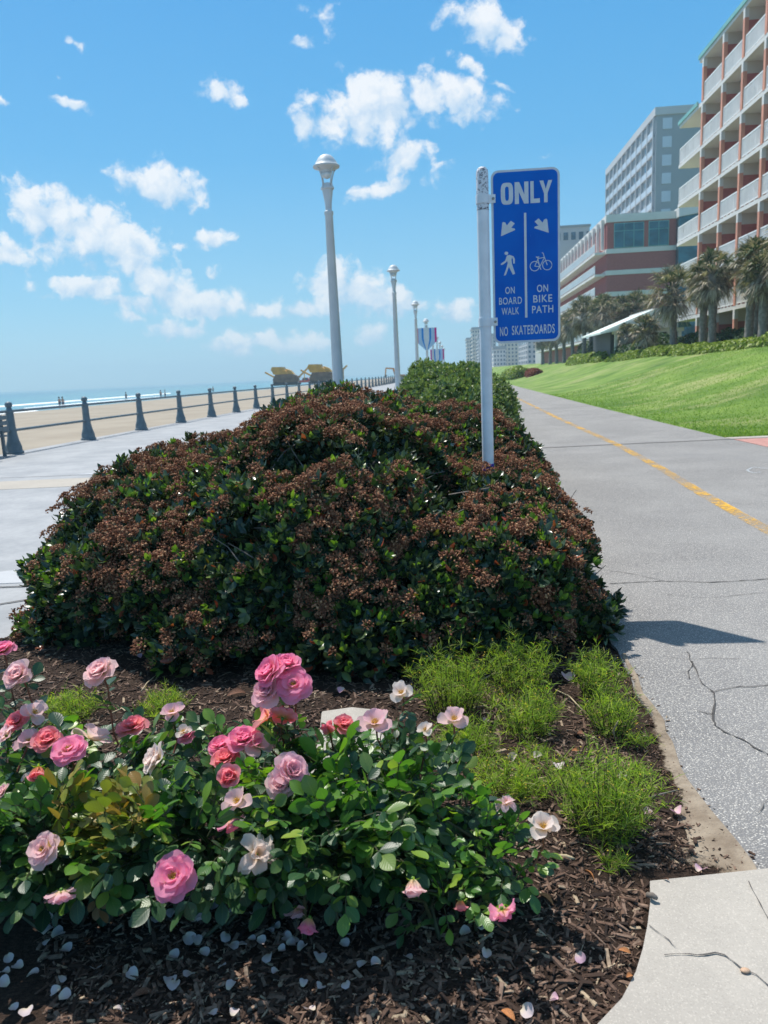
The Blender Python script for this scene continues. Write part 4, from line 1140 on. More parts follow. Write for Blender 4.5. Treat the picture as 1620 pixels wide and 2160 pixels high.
def sign():
    px, py = at(1026, 800, YS_)[0], YS_
    t = empty('bike_path_sign', (px, py, 0), 'blue ONLY sign for boardwalk walkers and bike path riders on a white post', 'sign', rz=0)
    zt = at(1015, 352, YS_)[2]; R = .0345
    MB().lathe([(R, 0), (R, zt - .235)], 24).build('post', M['post'], t, smooth='auto')
    MB().lathe([(R, zt - .232), (R, zt - .035), (R * .93, zt - .02), (R * .7, zt - .007), (R * .35, zt - .001), (.001, zt)], 24).build('post_cap', M['worn'], t, smooth='auto')
    xl = .0445 + .003; yf = -.004
    x1 = xl + SWID
    pn = MB().xz(rrect(xl, x1, SB, ST, .042), yf, yf + .004).build('panel', M['refl'], t)
    MB().xz(rrect(xl + .0125, x1 - .0125, SB + .0125, ST - .0125, .032), yf - .0012, yf - .0002).build('blue_face', M['blue'], pn)
    Z = lambda v: ST - v * (ST - SB); X = lambda u: xl + u * SWID; yy = yf - .0022
    # lettering
    L = MB()
    def text(s, u0, u1, v0, v1, bold=0.0, space=1.0):
        cu_ = bpy.data.curves.new('lettering_source', 'FONT'); cu_.body = s; cu_.fill_mode = 'FRONT'; cu_.offset = bold; cu_.space_character = space; cu_.resolution_u = 6
        ob = bpy.data.objects.new('lettering_source', cu_); COL.objects.link(ob)
        dg = bpy.context.evaluated_depsgraph_get(); me = ob.evaluated_get(dg).to_mesh()
        V = np.array([v.co[:] for v in me.vertices]); F = [tuple(p.vertices) for p in me.polygons]
        ob.evaluated_get(dg).to_mesh_clear(); bpy.data.objects.remove(ob); bpy.data.curves.remove(cu_)
        a, b = V.min(0), V.max(0)
        x = X(u0) + (V[:, 0] - a[0]) / (b[0] - a[0]) * (X(u1) - X(u0)); z = Z(v1) + (V[:, 1] - a[1]) / (b[1] - a[1]) * (Z(v0) - Z(v1))
        MB().add(np.stack([x, np.full(len(x), yy), z], 1), F).build('lettering', M['refl'], pn)
    Ob = [(.5 + .5*math.copysign(abs(math.cos(a))**.55, math.cos(a)), .5 + .5*math.copysign(abs(math.sin(a))**.6, math.sin(a))) for a in np.linspace(0, 2*PI, 41)[:-1]]
    def poly(P, u0, u1, v0, v1, holes=None):
        Q = [(X(u0 + (u1 - u0) * a), yy, Z(v1 - (v1 - v0) * b)) for a, b in P]
        L.add(Q, [tuple(range(len(Q)))])
    def ring(P, u0, u1, v0, v1, wu, wv):
        A = [(X(u0 + (u1 - u0) * a), yy, Z(v1 - (v1 - v0) * b)) for a, b in P]
        B = [(X(u0 + wu + (u1 - u0 - 2*wu) * a), yy, Z(v1 - wv - (v1 - v0 - 2*wv) * b)) for a, b in P]
        n = len(P); L.add(A + B, [(i, (i+1) % n, n + (i+1) % n, n + i) for i in range(n)])
    v0, v1 = .072, .195
    ring(Ob, .142, .322, v0, v1, .062, .022)
    poly([(0,0),(.30,0),(.30,.55),(.68,0),(1,0),(1,1),(.70,1),(.70,.42),(.33,1),(0,1)], .345, .545, v0, v1)
    poly([(0,0),(1,0),(1,.20),(.36,.20),(.36,1),(0,1)], .572, .710, v0, v1)
    poly([(.35,0),(.63,0),(.63,.42),(1,1),(.69,1),(.49,.62),(.30,1),(0,1),(.35,.42)], .705, .890, v0, v1)
    for s_, a, b, c, d, w in (('ON', .185, .325, .667, .708, .012), ('BOARD', .09, .43, .728, .770, .008), ('WALK', .125, .385, .789, .831, .008),
                           ('ON', .655, .82, .664, .707, .012), ('BIKE', .60, .88, .724, .767, .010), ('PATH', .58, .895, .786, .830, .010)):
        text(s_, a, b, c, d, w, 1.12)
    text('NO', .095, .215, .902, .957, .012, 1.1)
    text('SKATEBOARDS', .275, .915, .898, .953, .012, 1.12)
    L.build('lettering', M['refl'], pn)
    def sym(name, P, u0, u1, v0, v1):
        Q = [(X(u0 + (u1 - u0) * a), yy, Z(v1 - (v1 - v0) * b)) for a, b in P]
        return MB().add(Q, [tuple(range(len(Q)))]).build(name, M['refl'], pn)
    MB().xz([(X(.475), Z(.853)), (X(.51), Z(.853)), (X(.51), Z(.247)), (X(.475), Z(.247))], yy, yy + .0005).build('divider_line', M['refl'], pn)
    arrow = [(0, 0), (1.0, .36), (.97, .46), (.72, .52), (.98, .80), (.70, 1.0), (.42, .70), (.32, .90), (.16, .95), (.10, .88)]
    sym('arrow', arrow, .135, .345, .287, .372)
    sym('arrow', [(1 - a, b) for a, b in arrow][::-1], .625, .835, .283, .368)
    man = [(.22,.0),(.36,.02),(.58,.36),(.84,.02),(1.0,.05),(.78,.50),(.76,.66),(.80,.76),(.86,.66),(.88,.48),(.99,.49),(.99,.68),(.90,.79),(.62,.86),(.45,.83),(.33,.63),(.02,.50),(.03,.45),(.18,.47),(.42,.57),(.46,.62),(.50,.52),(.42,.34)]
    m2 = MB()
    Q = [(X(.12 + .215 * a), yy, Z(.600 - .138 * b)) for a, b in man]; m2.add(Q, [tuple(range(len(Q)))])
    hd = [(X(.12 + .215 * (.42 + .13*math.cos(a))), yy, Z(.600 - .138 * (.93 + .07*math.sin(a)))) for a in np.linspace(0, 2*PI, 17)[:-1]]; m2.add(hd, [tuple(range(16))])
    m2.build('walking_figure', M['refl'], pn)
    bk = MB()
    lift = [0.0]
    def stroke(P, w=.0042):
        P = [np.array((X(a), Z(b))) for a, b in P]; lift[0] += .00008
        P = np.array(P); T = np.gradient(P, axis=0); T /= np.linalg.norm(T, axis=1, keepdims=True) + 1e-9; N = np.stack([-T[:, 1], T[:, 0]], 1) * w / 2
        n = len(P); V = np.concatenate([P - N, P + N]); V = np.stack([V[:, 0], np.full(2*n, yy - lift[0]), V[:, 1]], 1)
        bk.add(V, [(i, i+1, n+i+1, n+i) for i in range(n-1)])
    for cu0, cv0 in ((.625, .555), (.81, .553)):
        stroke([(cu0 + .068*math.cos(a), cv0 + .0275*math.sin(a)) for a in np.linspace(0, 2*PI*1.03, 34)])
    hubA, hubB, bb, seat, head = (.625, .555), (.81, .553), (.70, .560), (.665, .508), (.77, .507)
    for a, b in ((hubA, bb), (bb, (.672, .513)), (bb, head), ((.672, .513), head), (hubA, (.672, .517)), (hubB, (.763, .500))): stroke([a, ((a[0]+b[0])/2, (a[1]+b[1])/2), b])
    stroke([(.645, .502), (.668, .505), (.692, .503)], .006); stroke([(.668, .505), (.672, .513), (.674, .52)])
    stroke([(.763, .503), (.755, .488), (.745, .480), (.73, .481)]); stroke([(.70, .560), (.712, .575), (.722, .576)])
    bk.build('bicycle_symbol', M['refl'], pn)
    for z in (at(1020, 421, YS_)[2], at(1024, 680, YS_)[2]):
        c = MB().lathe([(R + .0005, z - .024), (R + .0045, z - .024), (R + .0045, z + .024), (R + .0005, z + .024)], 24)
        c.box(R + .001, xl + .024, yf - .0075, yf - .0026, z - .023, z + .023)
        cl_ = c.build('clamp', M['post'], t, smooth='auto')
        MB().lathe([(.008, 0), (.008, .004), (.005, .006), (.001, .0065)], 12).build('bolt', M['bolt'], cl_).location = (xl + .011, yf - .0076, z)
        cl_.children[0].rotation_euler = (PI/2, 0, 0)
    zt2 = at(1035, 985, YS_)[2]
    MB().lathe([(R + .0006, zt2 - .022), (R + .0022, zt2 - .021), (R + .0022, zt2 + .021), (R + .0006, zt2 + .022)], 24).build('blue_tape', M['tape'], t, smooth='auto')
sign()

# ------------------------------------------------------------------ hawthorn shrub with dry brown seed heads
M['haw'] = m_leaf('hawthorn_leaf', [(0, (.020, .042, .028)), (.45, (.034, .064, .038)), (.75, (.062, .095, .045)), (.93, (.14, .185, .055)), (.965, (.16, .24, .04)), (.97, (.32, .05, .03)), (1, (.36, .10, .05))], .26, .20, (1.35, 1.5, .6), vein=False, spec=.5)
M['hawnew'] = m_leaf('hawthorn_young_leaf', [(0, (.07, .15, .03)), (.6, (.13, .23, .04)), (1, (.22, .31, .06))], .34, .32, (1.5, 1.7, .4), vein=False)
M['seed'] = None
def m_seed():
    m = Mt('seed_head', .85, .2); c = m.ramp(m.island(), [(0, (.085, .036, .023)), (.35, (.20, .080, .045)), (.7, (.34, .150, .078)), (1, (.50, .30, .165))])
    m.color(c); return m.m
M['seed'] = m_seed()
M['hedgeleaf'] = m_leaf('hedge_leaf', [(0, (.07, .115, .055)), (.6, (.115, .18, .075)), (1, (.19, .25, .09))], .5, .25, (1.3, 1.4, .6), vein=False)
M['hedgenew'] = m_leaf('hedge_young_leaf', [(0, (.12, .18, .06)), (.6, (.20, .27, .085)), (1, (.30, .36, .12))], .4, .3, (1.2, 1.3, .6), vein=False)
M['twig'] = flat('twig_bark', (.17, .145, .125), .85, .3, 30)
def leaf_tpl(L=1.0, Wd=.5, cup=.12, curl=.16, n=4, tip=.62):
    """obovate leaf lying along +y, face up (+z)"""
    V, U = [], []
    for i in range(n + 1):
        t = i / n; w = Wd * (math.sin(PI * min(1, (t * .93 + .05)) ** (1.0 / max(.3, tip) * .62)) ** .8) * .5 if 0 < i < n else (.04 * Wd if i == 0 else .10 * Wd)
        z = curl * L * (t - t * t * 1.6)
        for u in (-1, 0, 1): V.append((u * w * L, t * L, z + (cup * w * L * 1.6 if u else 0))); U.append((.5 + .5 * u, t))
    F = [(i*3+j, i*3+j+1, i*3+j+4, i*3+j+3) for i in range(n) for j in range(2)]
    return np.array(V), [np.array(F)], np.array(U)
OCT = (np.array([(1,0,0),(-1,0,0),(0,1,0),(0,-1,0),(0,0,1),(0,0,-1)], float), np.array([(0,2,4),(2,1,4),(1,3,4),(3,0,4),(2,0,5),(1,2,5),(3,1,5),(0,3,5)]))
def rosettes(mb, g, P, Nn, size, k, tpl, el=(10, 62), mat=0):
    """k leaves fanned round each point"""
    Rm = randrot(g, Nn, .38); N = len(P)
    for q in range(k):
        a = q * 2 * PI / k + g.uniform(-.45, .45, N); e = np.radians(g.uniform(el[0], el[1], N))
        d = np.stack([np.cos(a) * np.cos(e), np.sin(a) * np.cos(e), np.sin(e)], 1); s = np.stack([-np.sin(a), np.cos(a), np.zeros(N)], 1)
        tw = g.normal(0, .35, N)[:, None]; u = np.cross(s, d); s2 = s * np.cos(tw) + u * np.sin(tw); u2 = np.cross(s2, d)
        L = np.stack([s2, d, u2], -1); R2 = np.einsum('nij,njk->nik', Rm, L) * (size * g.uniform(.6, 1.2, N))[:, None, None]
        mb.scatter(*tpl, R2, P, mat)
# one seed head: berries on a small branching head
_g = np.random.default_rng(4)
def seed_tpl(nb=30, lo=False):
    g = np.random.default_rng(40 + nb); V, F, n = [], [], 0
    for i in range(nb):
        a = g.random() * 2 * PI; r = math.sqrt(g.random()); z = .9 * math.sqrt(max(0, 1 - r * r)) * g.uniform(.55, 1)
        c = np.array([r * math.cos(a), r * math.sin(a), z]) * .5; s = np.array([.055, .055, .075]) * g.uniform(.7, 1.5)
        q, _ = np.linalg.qr(g.normal(0, 1, (3, 3)))
        V.append(OCT[0] * s @ q.T + c); F.append(OCT[1] + n); n += 6
    for i in range(12):
        a = g.random() * 2 * PI; r = g.uniform(.2, .5); tip = np.array([r * math.cos(a), r * math.sin(a), .35 + .1 * g.random()]); w = np.array([-math.sin(a), math.cos(a), 0]) * .022
        V.append(np.array([-w, w, tip + w * .6, tip - w * .6])); F.append(np.array([(0, 1, 2), (0, 2, 3)]) + n); n += 4
    return np.concatenate(V), [np.concatenate(F)], np.zeros((n, 2))
def lobe_points(g, lobe, n):
    cx, cy, a, b, zc, up, dn, p = lobe
    d = g.normal(0, 1, (n * 2, 3)); d[:, 2] = np.abs(d[:, 2]) * np.where(g.random(n * 2) < .25, -1, 1)
    d /= np.linalg.norm(d, axis=1, keepdims=True)
    cz = np.where(d[:, 2] > 0, up, dn)
    q = d * np.array([a, b, 1.0]); q[:, 2] = d[:, 2] * cz
    u, v, w = np.abs(q[:, 0] / a), np.abs(q[:, 1] / b), np.abs(q[:, 2] / cz)
    s = 1 / np.sqrt((u ** p + v ** p) ** (2 / p) + w ** 2)
    q *= s[:, None]
    e = 1e-3
    gu = (u * s) ** (p - 1) / a * np.sign(q[:, 0]); gv = (v * s) ** (p - 1) / b * np.sign(q[:, 1]); gw = (w * s) / cz * np.sign(q[:, 2])
    nr = np.stack([gu, gv, gw], 1); nr /= np.linalg.norm(nr, axis=1, keepdims=True)
    P = q + np.array([cx, cy, zc]); return P, nr
def lobe_f(lobe, P):
    cx, cy, a, b, zc, up, dn, p = lobe; q = P - np.array([cx, cy, zc]); cz = np.where(q[:, 2] > 0, up, dn)
    return np.sqrt((np.abs(q[:, 0] / a) ** p + np.abs(q[:, 1] / b) ** p) ** (2 / p) + (q[:, 2] / cz) ** 2)
def visible_side(P, nr):                                    # far sides keep fewer leaves
    v = np.array([0, 0, EYE]) - P; v /= np.linalg.norm(v, axis=1, keepdims=True); return (v * nr).sum(1)
def shrub(name, label, cat, lobes, counts, seed, brown, leaf, young=.12, group=None, head=.105, twigs=120, mats=None):
    g = np.random.default_rng(seed); c0 = (lobes[0][0], lobes[0][1], 0)
    t = empty(name, c0, label, cat, group)
    fol, sd, tw = MB(), MB(), MB(); tpl = leaf_tpl(1, .52, .15, .2, 4); tpl_lo = leaf_tpl(1, .52, .15, .2, 2)
    stp = [seed_tpl(34), seed_tpl(26)]
    for li, (lb, n) in enumerate(zip(lobes, counts)):
        for depth, frac in ((0.0, 1.0), (.055, .8), (.13, .55), (.24, .4)):
            P, nr = lobe_points(g, lb, int(n * frac))
            lump = vnoise(P, 1.9, seed) * .45 + vnoise(P, 4.2, seed + 1) * .35 + vnoise(P, 9.5, seed + 2) * .25
            P = P + nr * ((lump - .55) * .34 - depth + g.normal(0, .018, len(P)))[:, None]
            keep = (P[:, 2] > .03) & (g.random(len(P)) < np.where(visible_side(P, nr) > -.35, 1, .35)) & (P[:, 0] < 1.02 + BEND * np.maximum(0, P[:, 1] - 9))
            for lj, l2 in enumerate(lobes):
                if lj != li: keep &= lobe_f(l2, P) > .86
            hole = vnoise(P, 3.1, seed + 9); keep &= (hole > .33) | (depth > .1)
            P, nr, lump = P[keep], nr[keep], lump[keep]
            up = np.clip(nr[:, 2], -.3, 1); far = P[:, 1] > 5.6
            bn = vnoise(P, 2.4, seed + 5) * .35 + vnoise(P, 11, seed + 6) * .65
            pb = np.clip(brown * (.42 + .75 * up) + (bn - .5) * 2.6, 0, .93) * (1.0 if depth < .03 else (.55 if depth < .1 else 0))
            isb = g.random(len(P)) < pb
            axis = nr * .75 + np.array([0, 0, .55]); axis /= np.linalg.norm(axis, axis=1, keepdims=True)
            for T, sel in ((tpl, ~isb & ~far), (tpl_lo, ~isb & far)):
                Q, A = P[sel], axis[sel]
                if not len(Q): continue
                isy = (g.random(len(Q)) < young * (1.4 if depth == 0 else .4))
                rosettes(fol, g, Q[~isy], A[~isy], leaf, 7, T)
                if isy.any(): rosettes(fol, g, Q[isy], A[isy], leaf * .8, 6, T, (30, 75), 1)
            Q, A = P[isb], axis[isb]
            if len(Q):
                rosettes(fol, g, Q - A * .05, A, leaf * .95, 4, tpl_lo, (0, 45))
                Rm = randrot(g, A, .25); sz = head * g.uniform(.65, 1.25, len(Q)); h = g.random(len(Q)) < .5
                for T, s_ in ((stp[0], h), (stp[1], ~h)): sd.scatter(*T, Rm[s_] * sz[s_][:, None, None], Q[s_] + A[s_] * .01)
        # bare twigs just under the surface
        P, nr = lobe_points(g, lb, max(6, int(twigs * n / sum(counts))))
        for p, m in zip(P, nr):
            if p[2] < .06: continue
            b_ = p - m * g.uniform(.10, .28); d = g.normal(0, 1, 3); d -= m * d.dot(m) * .7; d /= np.linalg.norm(d); L = g.uniform(.10, .30)
            tw.tube([b_ - d * L * .5, b_ + m * .05 + g.normal(0, .015, 3), b_ + d * L * .4 + m * .09, b_ + d * L * .6 + m * .15], [.0045, .004, .003, .002], 4, cap=False)
    # main stems from the ground
    for i in range(26):
        lb = lobes[i % len(lobes)]; a = g.random() * 2 * PI; r = g.uniform(.1, .8)
        q = np.array([lb[0] + lb[2] * .25 * math.cos(a), lb[1] + lb[3] * .25 * math.sin(a), 0.0]); e = np.array([lb[0] + lb[2] * r * math.cos(a), lb[1] + lb[3] * r * math.sin(a), lb[4] + lb[5] * .55 * g.random()])
        tw.tube([q, q * .55 + e * .45 + np.array([0, 0, .08]), e], [.018, .012, .006], 6, cap=False)
    o = fol.build('foliage', mats or [M['haw'], M['hawnew']], t, origin=c0, smooth=True); o['kind'] = 'stuff'
    if sd.n: o = sd.build('seed_heads', M['seed'], t, origin=c0); o['kind'] = 'stuff'
    tw.build('branches', M['twig'], t, origin=c0)
    return t
shrub('hawthorn_shrub', 'large rounded evergreen shrub covered in dry brown seed heads around the sign post', 'shrub',
      [(-.66, 5.3, .88, 1.95, .34, .95, .40, 2.4), (-1.45, 5.15, 1.10, 1.65, .30, .68, .36, 2.5), (.08, 4.85, .82, 1.45, .30, .50, .36, 2.8), (.05, 6.3, .82, .85, .32, .76, .38, 2.6), (-1.05, 3.72, .50, .42, .12, .34, .2, 2.4), (-.35, 3.58, .48, .36, .12, .34, .2, 2.4), (.22, 3.72, .45, .36, .14, .32, .2, 2.4), (-1.95, 3.98, .42, .30, .10, .26, .18, 2.4), (.62, 3.95, .28, .40, .12, .26, .2, 2.4)],
      [3600, 2700, 2500, 1500, 420, 400, 360, 300, 260], 21, .43, .054, young=.20, head=.080, twigs=420)
shrub('green_hedge', 'glossy green rounded shrub rising behind the brown seeded one', 'shrub',
      [(.30, 10.3, .76, 2.9, .45, 1.02, .5, 2.4), (-.05, 11.2, .62, 2.2, .45, 1.08, .5, 2.4)], [3000, 2400], 33, -1.2, .052, young=.5, twigs=30, mats=[M['hedgeleaf'], M['hedgenew']])
shrub('green_hedge', 'farther green hedge running along the bike path behind the sign post', 'shrub',
      [(.55, 20.5, .85, 6.6, .4, .95, .5, 3.4)], [2600], 35, -1.2, .085, young=.4, twigs=20, mats=[M['hedgeleaf'], M['hedgenew']])

# ------------------------------------------------------------------ roses
M['rleaf'] = m_leaf('rose_leaf', [(0, (.018, .052, .026)), (.5, (.032, .086, .036)), (.82, (.065, .13, .040)), (1, (.14, .21, .05))], .40, .28, (1.5, 1.8, .5), spec=.55)
M['rleaf2'] = m_leaf('fresh_rose_leaf', [(0, (.05, .14, .03)), (.5, (.10, .22, .04)), (.85, (.18, .31, .05)), (1, (.28, .36, .06))], .32, .34, (1.5, 1.8, .4), spec=.5)
M['rleaf3'] = m_leaf('bronze_rose_leaf', [(0, (.14, .20, .035)), (.5, (.22, .24, .045)), (1, (.36, .20, .06))], .34, .34, (1.3, 1.4, .4))
M['dry'] = m_leaf('dry_leaf', [(0, (.16, .10, .045)), (.5, (.26, .165, .08)), (1, (.36, .25, .14))], .7, .25, (1.1, 1, .8))
M['cane'] = flat('rose_cane', (.055, .060, .028), .6, .35, 25); M['cane_red'] = flat('young_rose_cane', (.17, .065, .035), .6, .3, 25)
P_PINK = m_petal('rose_petal_pink', (.96, .76, .34), (.97, .45, .60), (.97, .36, .56))
P_PALE = m_petal('rose_petal_pale', (.95, .84, .56), (.96, .72, .72), (.96, .68, .70))
P_CORAL = m_petal('rose_petal_coral', (.95, .60, .22), (.96, .42, .40), (.95, .35, .42))
P_CREAM = m_petal('rose_petal_cream', (.92, .72, .42), (.93, .80, .74), (.93, .82, .78))
P_LILAC = m_petal('rose_petal_lilac', (.95, .78, .54), (.95, .66, .70), (.95, .60, .68))
PET = {'pink': P_PINK, 'pale': P_PALE, 'coral': P_CORAL, 'cream': P_CREAM, 'lilac': P_LILAC}
M['stamen'] = flat('stamen_gold', (.62, .36, .06), .7, .3, 200)
M['petal_fall'] = m_petal('fallen_petal', (.66, .58, .44), (.64, .55, .54), (.62, .52, .53), .25)
M['petal_pink'] = m_petal('fallen_pink_petal', (.70, .60, .45), (.74, .50, .58), (.72, .45, .56), .3)

def petal(g, L, Wd, th0, th1, cup, ruf, nt=7, nu=7):
    """one petal in the plane y=0..; leaves the axis along +x, axis is +z"""
    V = np.zeros((nt, nu, 3)); U = np.zeros((nt, nu, 2)); ph = g.uniform(0, 6.3, 3)
    x = z = 0.0
    for i in range(nt):
        t = i / (nt - 1)
        if i: th = th0 + (th1 - th0) * t ** 1.3; x += math.sin(th) * L / (nt - 1); z += math.cos(th) * L / (nt - 1)
        w = Wd * .5 * (.22 + .95 * math.sin(PI * min(1, .08 + .62 * t)) ** 1.1) * (1 if t < .86 else 1 - .22 * (t - .86) / .14)
        th = th0 + (th1 - th0) * t ** 1.3
        for j in range(nu):
            u = -1 + 2 * j / (nu - 1)
            e = cup * w * u * u; r = ruf * L * t * t * (math.sin(3.1 * u + ph[0]) * .6 + math.sin(6.3 * u + ph[1]) * .4) * (.3 + .7 * abs(u))
            back = .10 * L * u ** 4 * t if t > .8 else 0
            V[i, j] = (x - e * math.cos(th) + r * math.cos(th) - back * math.sin(th), u * w, z + e * math.sin(th) - r * math.sin(th) - back * math.cos(th)); U[i, j] = (.5 + .5 * u, t)
    idx = np.arange(nt * nu).reshape(nt, nu)
    F = np.stack([idx[:-1, :-1], idx[:-1, 1:], idx[1:, 1:], idx[1:, :-1]], -1).reshape(-1, 4)
    return V.reshape(-1, 3), F, U.reshape(-1, 2)
def bloom_mesh(kind, seed):
    """petals of one flower of radius about 1, facing +z"""
    g = np.random.default_rng(seed); m = MB()
    rows = {'open': [(4, .52, .52, .25, .95, .55, .10), (5, .78, .78, .55, 1.25, .35, .12), (6, .98, .92, .95, 1.55, .22, .12), (6, 1.10, .98, 1.25, 1.72, .15, .11)],
            'double': [(5, .45, .42, -.15, .25, .95, .05), (6, .60, .58, .0, .55, .8, .08), (7, .78, .74, .3, .95, .6, .11), (7, .95, .92, .75, 1.35, .4, .12), (6, 1.08, 1.0, 1.15, 1.7, .25, .12)],
            'cup': [(5, .7, .6, -.25, .05, .95, .04), (6, .95, .85, -.1, .35, .8, .06), (6, 1.08, .95, .1, .65, .65, .09), (5, 1.15, .95, .4, 1.2, .5, .10)],
            'loose': [(3, .95, .98, .5, 1.1, .45, .12), (3, 1.15, 1.02, 1.0, 1.75, .3, .16)],
            'bud': [(4, 1.0, .85, -.12, -.38, 1.0, .02), (4, 1.1, .92, .0, -.26, .95, .03)],
            'wilt': [(4, .8, .6, .3, 1.2, .8, .2), (5, 1.1, .72, 1.0, 2.3, .7, .22), (3, 1.2, .62, 1.4, 2.6, .8, .2)]}[kind]
    for r, (n, L, Wd, a, b, cup, ruf) in enumerate(rows):
        o = g.uniform(0, 6)
        for q in range(n):
            if g.random() < .06 and kind != 'bud': continue
            V, F, U = petal(g, L * g.uniform(.9, 1.1), Wd * g.uniform(.9, 1.12), a + g.normal(0, .08), b + g.normal(0, .13), cup, ruf)
            ang = o + q * 2 * PI / n + g.normal(0, .1); c, s_ = math.cos(ang), math.sin(ang)
            V = V + np.array([.05, 0, -.04 * r]); V = np.stack([V[:, 0]*c - V[:, 1]*s_, V[:, 0]*s_ + V[:, 1]*c, V[:, 2]], 1)
            m.add(V, F, 0, U)
    return m
def mesh_of(mb, name, mats, smooth=True):
    o = mb.build(name, mats, smooth=smooth); me = o.data; bpy.data.objects.remove(o); return me
def stamen_mesh():
    g = np.random.default_rng(9); m = MB()
    for i in range(46):
        a, r = g.random() * 6.28, .22 * math.sqrt(g.random()); p = np.array([r * math.cos(a), r * math.sin(a), .18 + .12 * g.random()])
        m.add(OCT[0] * .035 + p, OCT[1]); w = np.array([.008, 0, 0]); m.add([p * .15 - w, p * .15 + w, p + w, p - w], [(0, 1, 2, 3)])
    m.lathe([(.10, -.02), (.12, .06), (.05, .12)], 8); return mesh_of(m, 'stamens', M['stamen'])
def sepal_mesh():
    m = MB(); m.lathe([(.06, -.32), (.13, -.24), (.15, -.14), (.10, -.05)], 10)
    for q in range(5):
        a = q * 2 * PI / 5; c, s_ = math.cos(a), math.sin(a); x = np.array([c, s_, 0]); y = np.array([-s_, c, 0]); z = np.array([0, 0, 1])
        P = [x * .10 - y * .07 + z * -.08, x * .10 + y * .07 + z * -.08, x * .34 + y * .07 - z * .10, x * .34 - y * .07 - z * .10, x * .60 - z * .22]
        m.add(P, [(0, 1, 2, 3), (3, 2, 4)])
    return mesh_of(m, 'sepals', M['rleaf2'])
STAM, SEP = stamen_mesh(), sepal_mesh()
BL = {}
def bloom(kind, col, var):
    key = (kind, col, var)
    if key not in BL: BL[key] = mesh_of(bloom_mesh(kind, 60 + var * 7 + len(kind)), 'rose', PET[col])
    return BL[key]
LEAFLET = leaf_tpl(1, .66, -.10, .16, 6)
LEAFLET_LO = leaf_tpl(1, .66, -.10, .16, 4)
def serrate():
    V, U, n = [], [], 9
    prof = [.03, .40, .66, .86, .97, .98, .90, .72, .45, .04]
    for i in range(n + 1):
        t = i / n; w = .34 * prof[i]
        for u in (-1, -.5, 0, .5, 1):
            zz = .10 * (t - t * t * 1.7) + .09 * abs(u) * w - .02 * (abs(u) == .5)
            V.append((u * w, t + (.028 if abs(u) == 1 and 0 < i < n else 0), zz)); U.append((.5 + .5 * u, t))
    F = [(i*5+j, i*5+j+1, i*5+j+6, i*5+j+5) for i in range(n) for j in range(4)]
    return np.array(V), [np.array(F)], np.array(U)
LEAFLET = serrate()
def rose_leaves(mb, g, P, out, size, mats=(0,), droop=.5, tw=None):
    """compound leaves: five leaflets on a stalk leaving P along out"""
    N = len(P); out = out / (np.linalg.norm(out, axis=1, keepdims=True) + 1e-9)
    side = np.cross(out, np.array([0, 0, 1.0]) + g.normal(0, .35, (N, 3))); side /= np.linalg.norm(side, axis=1, keepdims=True) + 1e-9
    up = np.cross(side, out)
    for (al, sd, ang, sc) in ((.98, 0, 0, 1.08), (.72, 1, .95, .92), (.72, -1, .95, .92), (.30, 1, 1.12, .74), (.30, -1, 1.12, .74)):
        keep = g.random(N) < (1 if sd == 0 else .9)
        a = ang * sd + g.normal(0, .18, N); dr = droop * g.uniform(.3, 1.5, N)
        d = out * np.cos(a)[:, None] + side * np.sin(a)[:, None]
        d = d - np.array([0, 0, 1.0]) * (dr * .5)[:, None]; d /= np.linalg.norm(d, axis=1, keepdims=True)
        nrm = up + g.normal(0, .30, (N, 3)); nrm -= d * (nrm * d).sum(1, keepdims=True); nrm /= np.linalg.norm(nrm, axis=1, keepdims=True)
        s_ = np.cross(d, nrm); R2 = np.stack([s_, d, nrm], -1) * (size * sc * g.uniform(.8, 1.15, N))[:, None, None]
        base = P + out * (size * 1.25 * al)[:, None] - np.array([0, 0, 1.0]) * (size * al * al * .25 * droop)[:, None]
        for mi in set(np.atleast_1d(mats)):
            k = keep & (np.broadcast_to(mats, (N,)) == mi)
            if k.any(): mb.scatter(*LEAFLET, R2[k], base[k], int(mi))
    if tw is not None:
        for p, o, s_ in zip(P, out, size): tw.tube([p - o * s_ * .3, p + o * s_ * .6, p + o * s_ * 1.25 - np.array([0, 0, s_ * .2])], [.0016, .0013, .001], 4, cap=False)
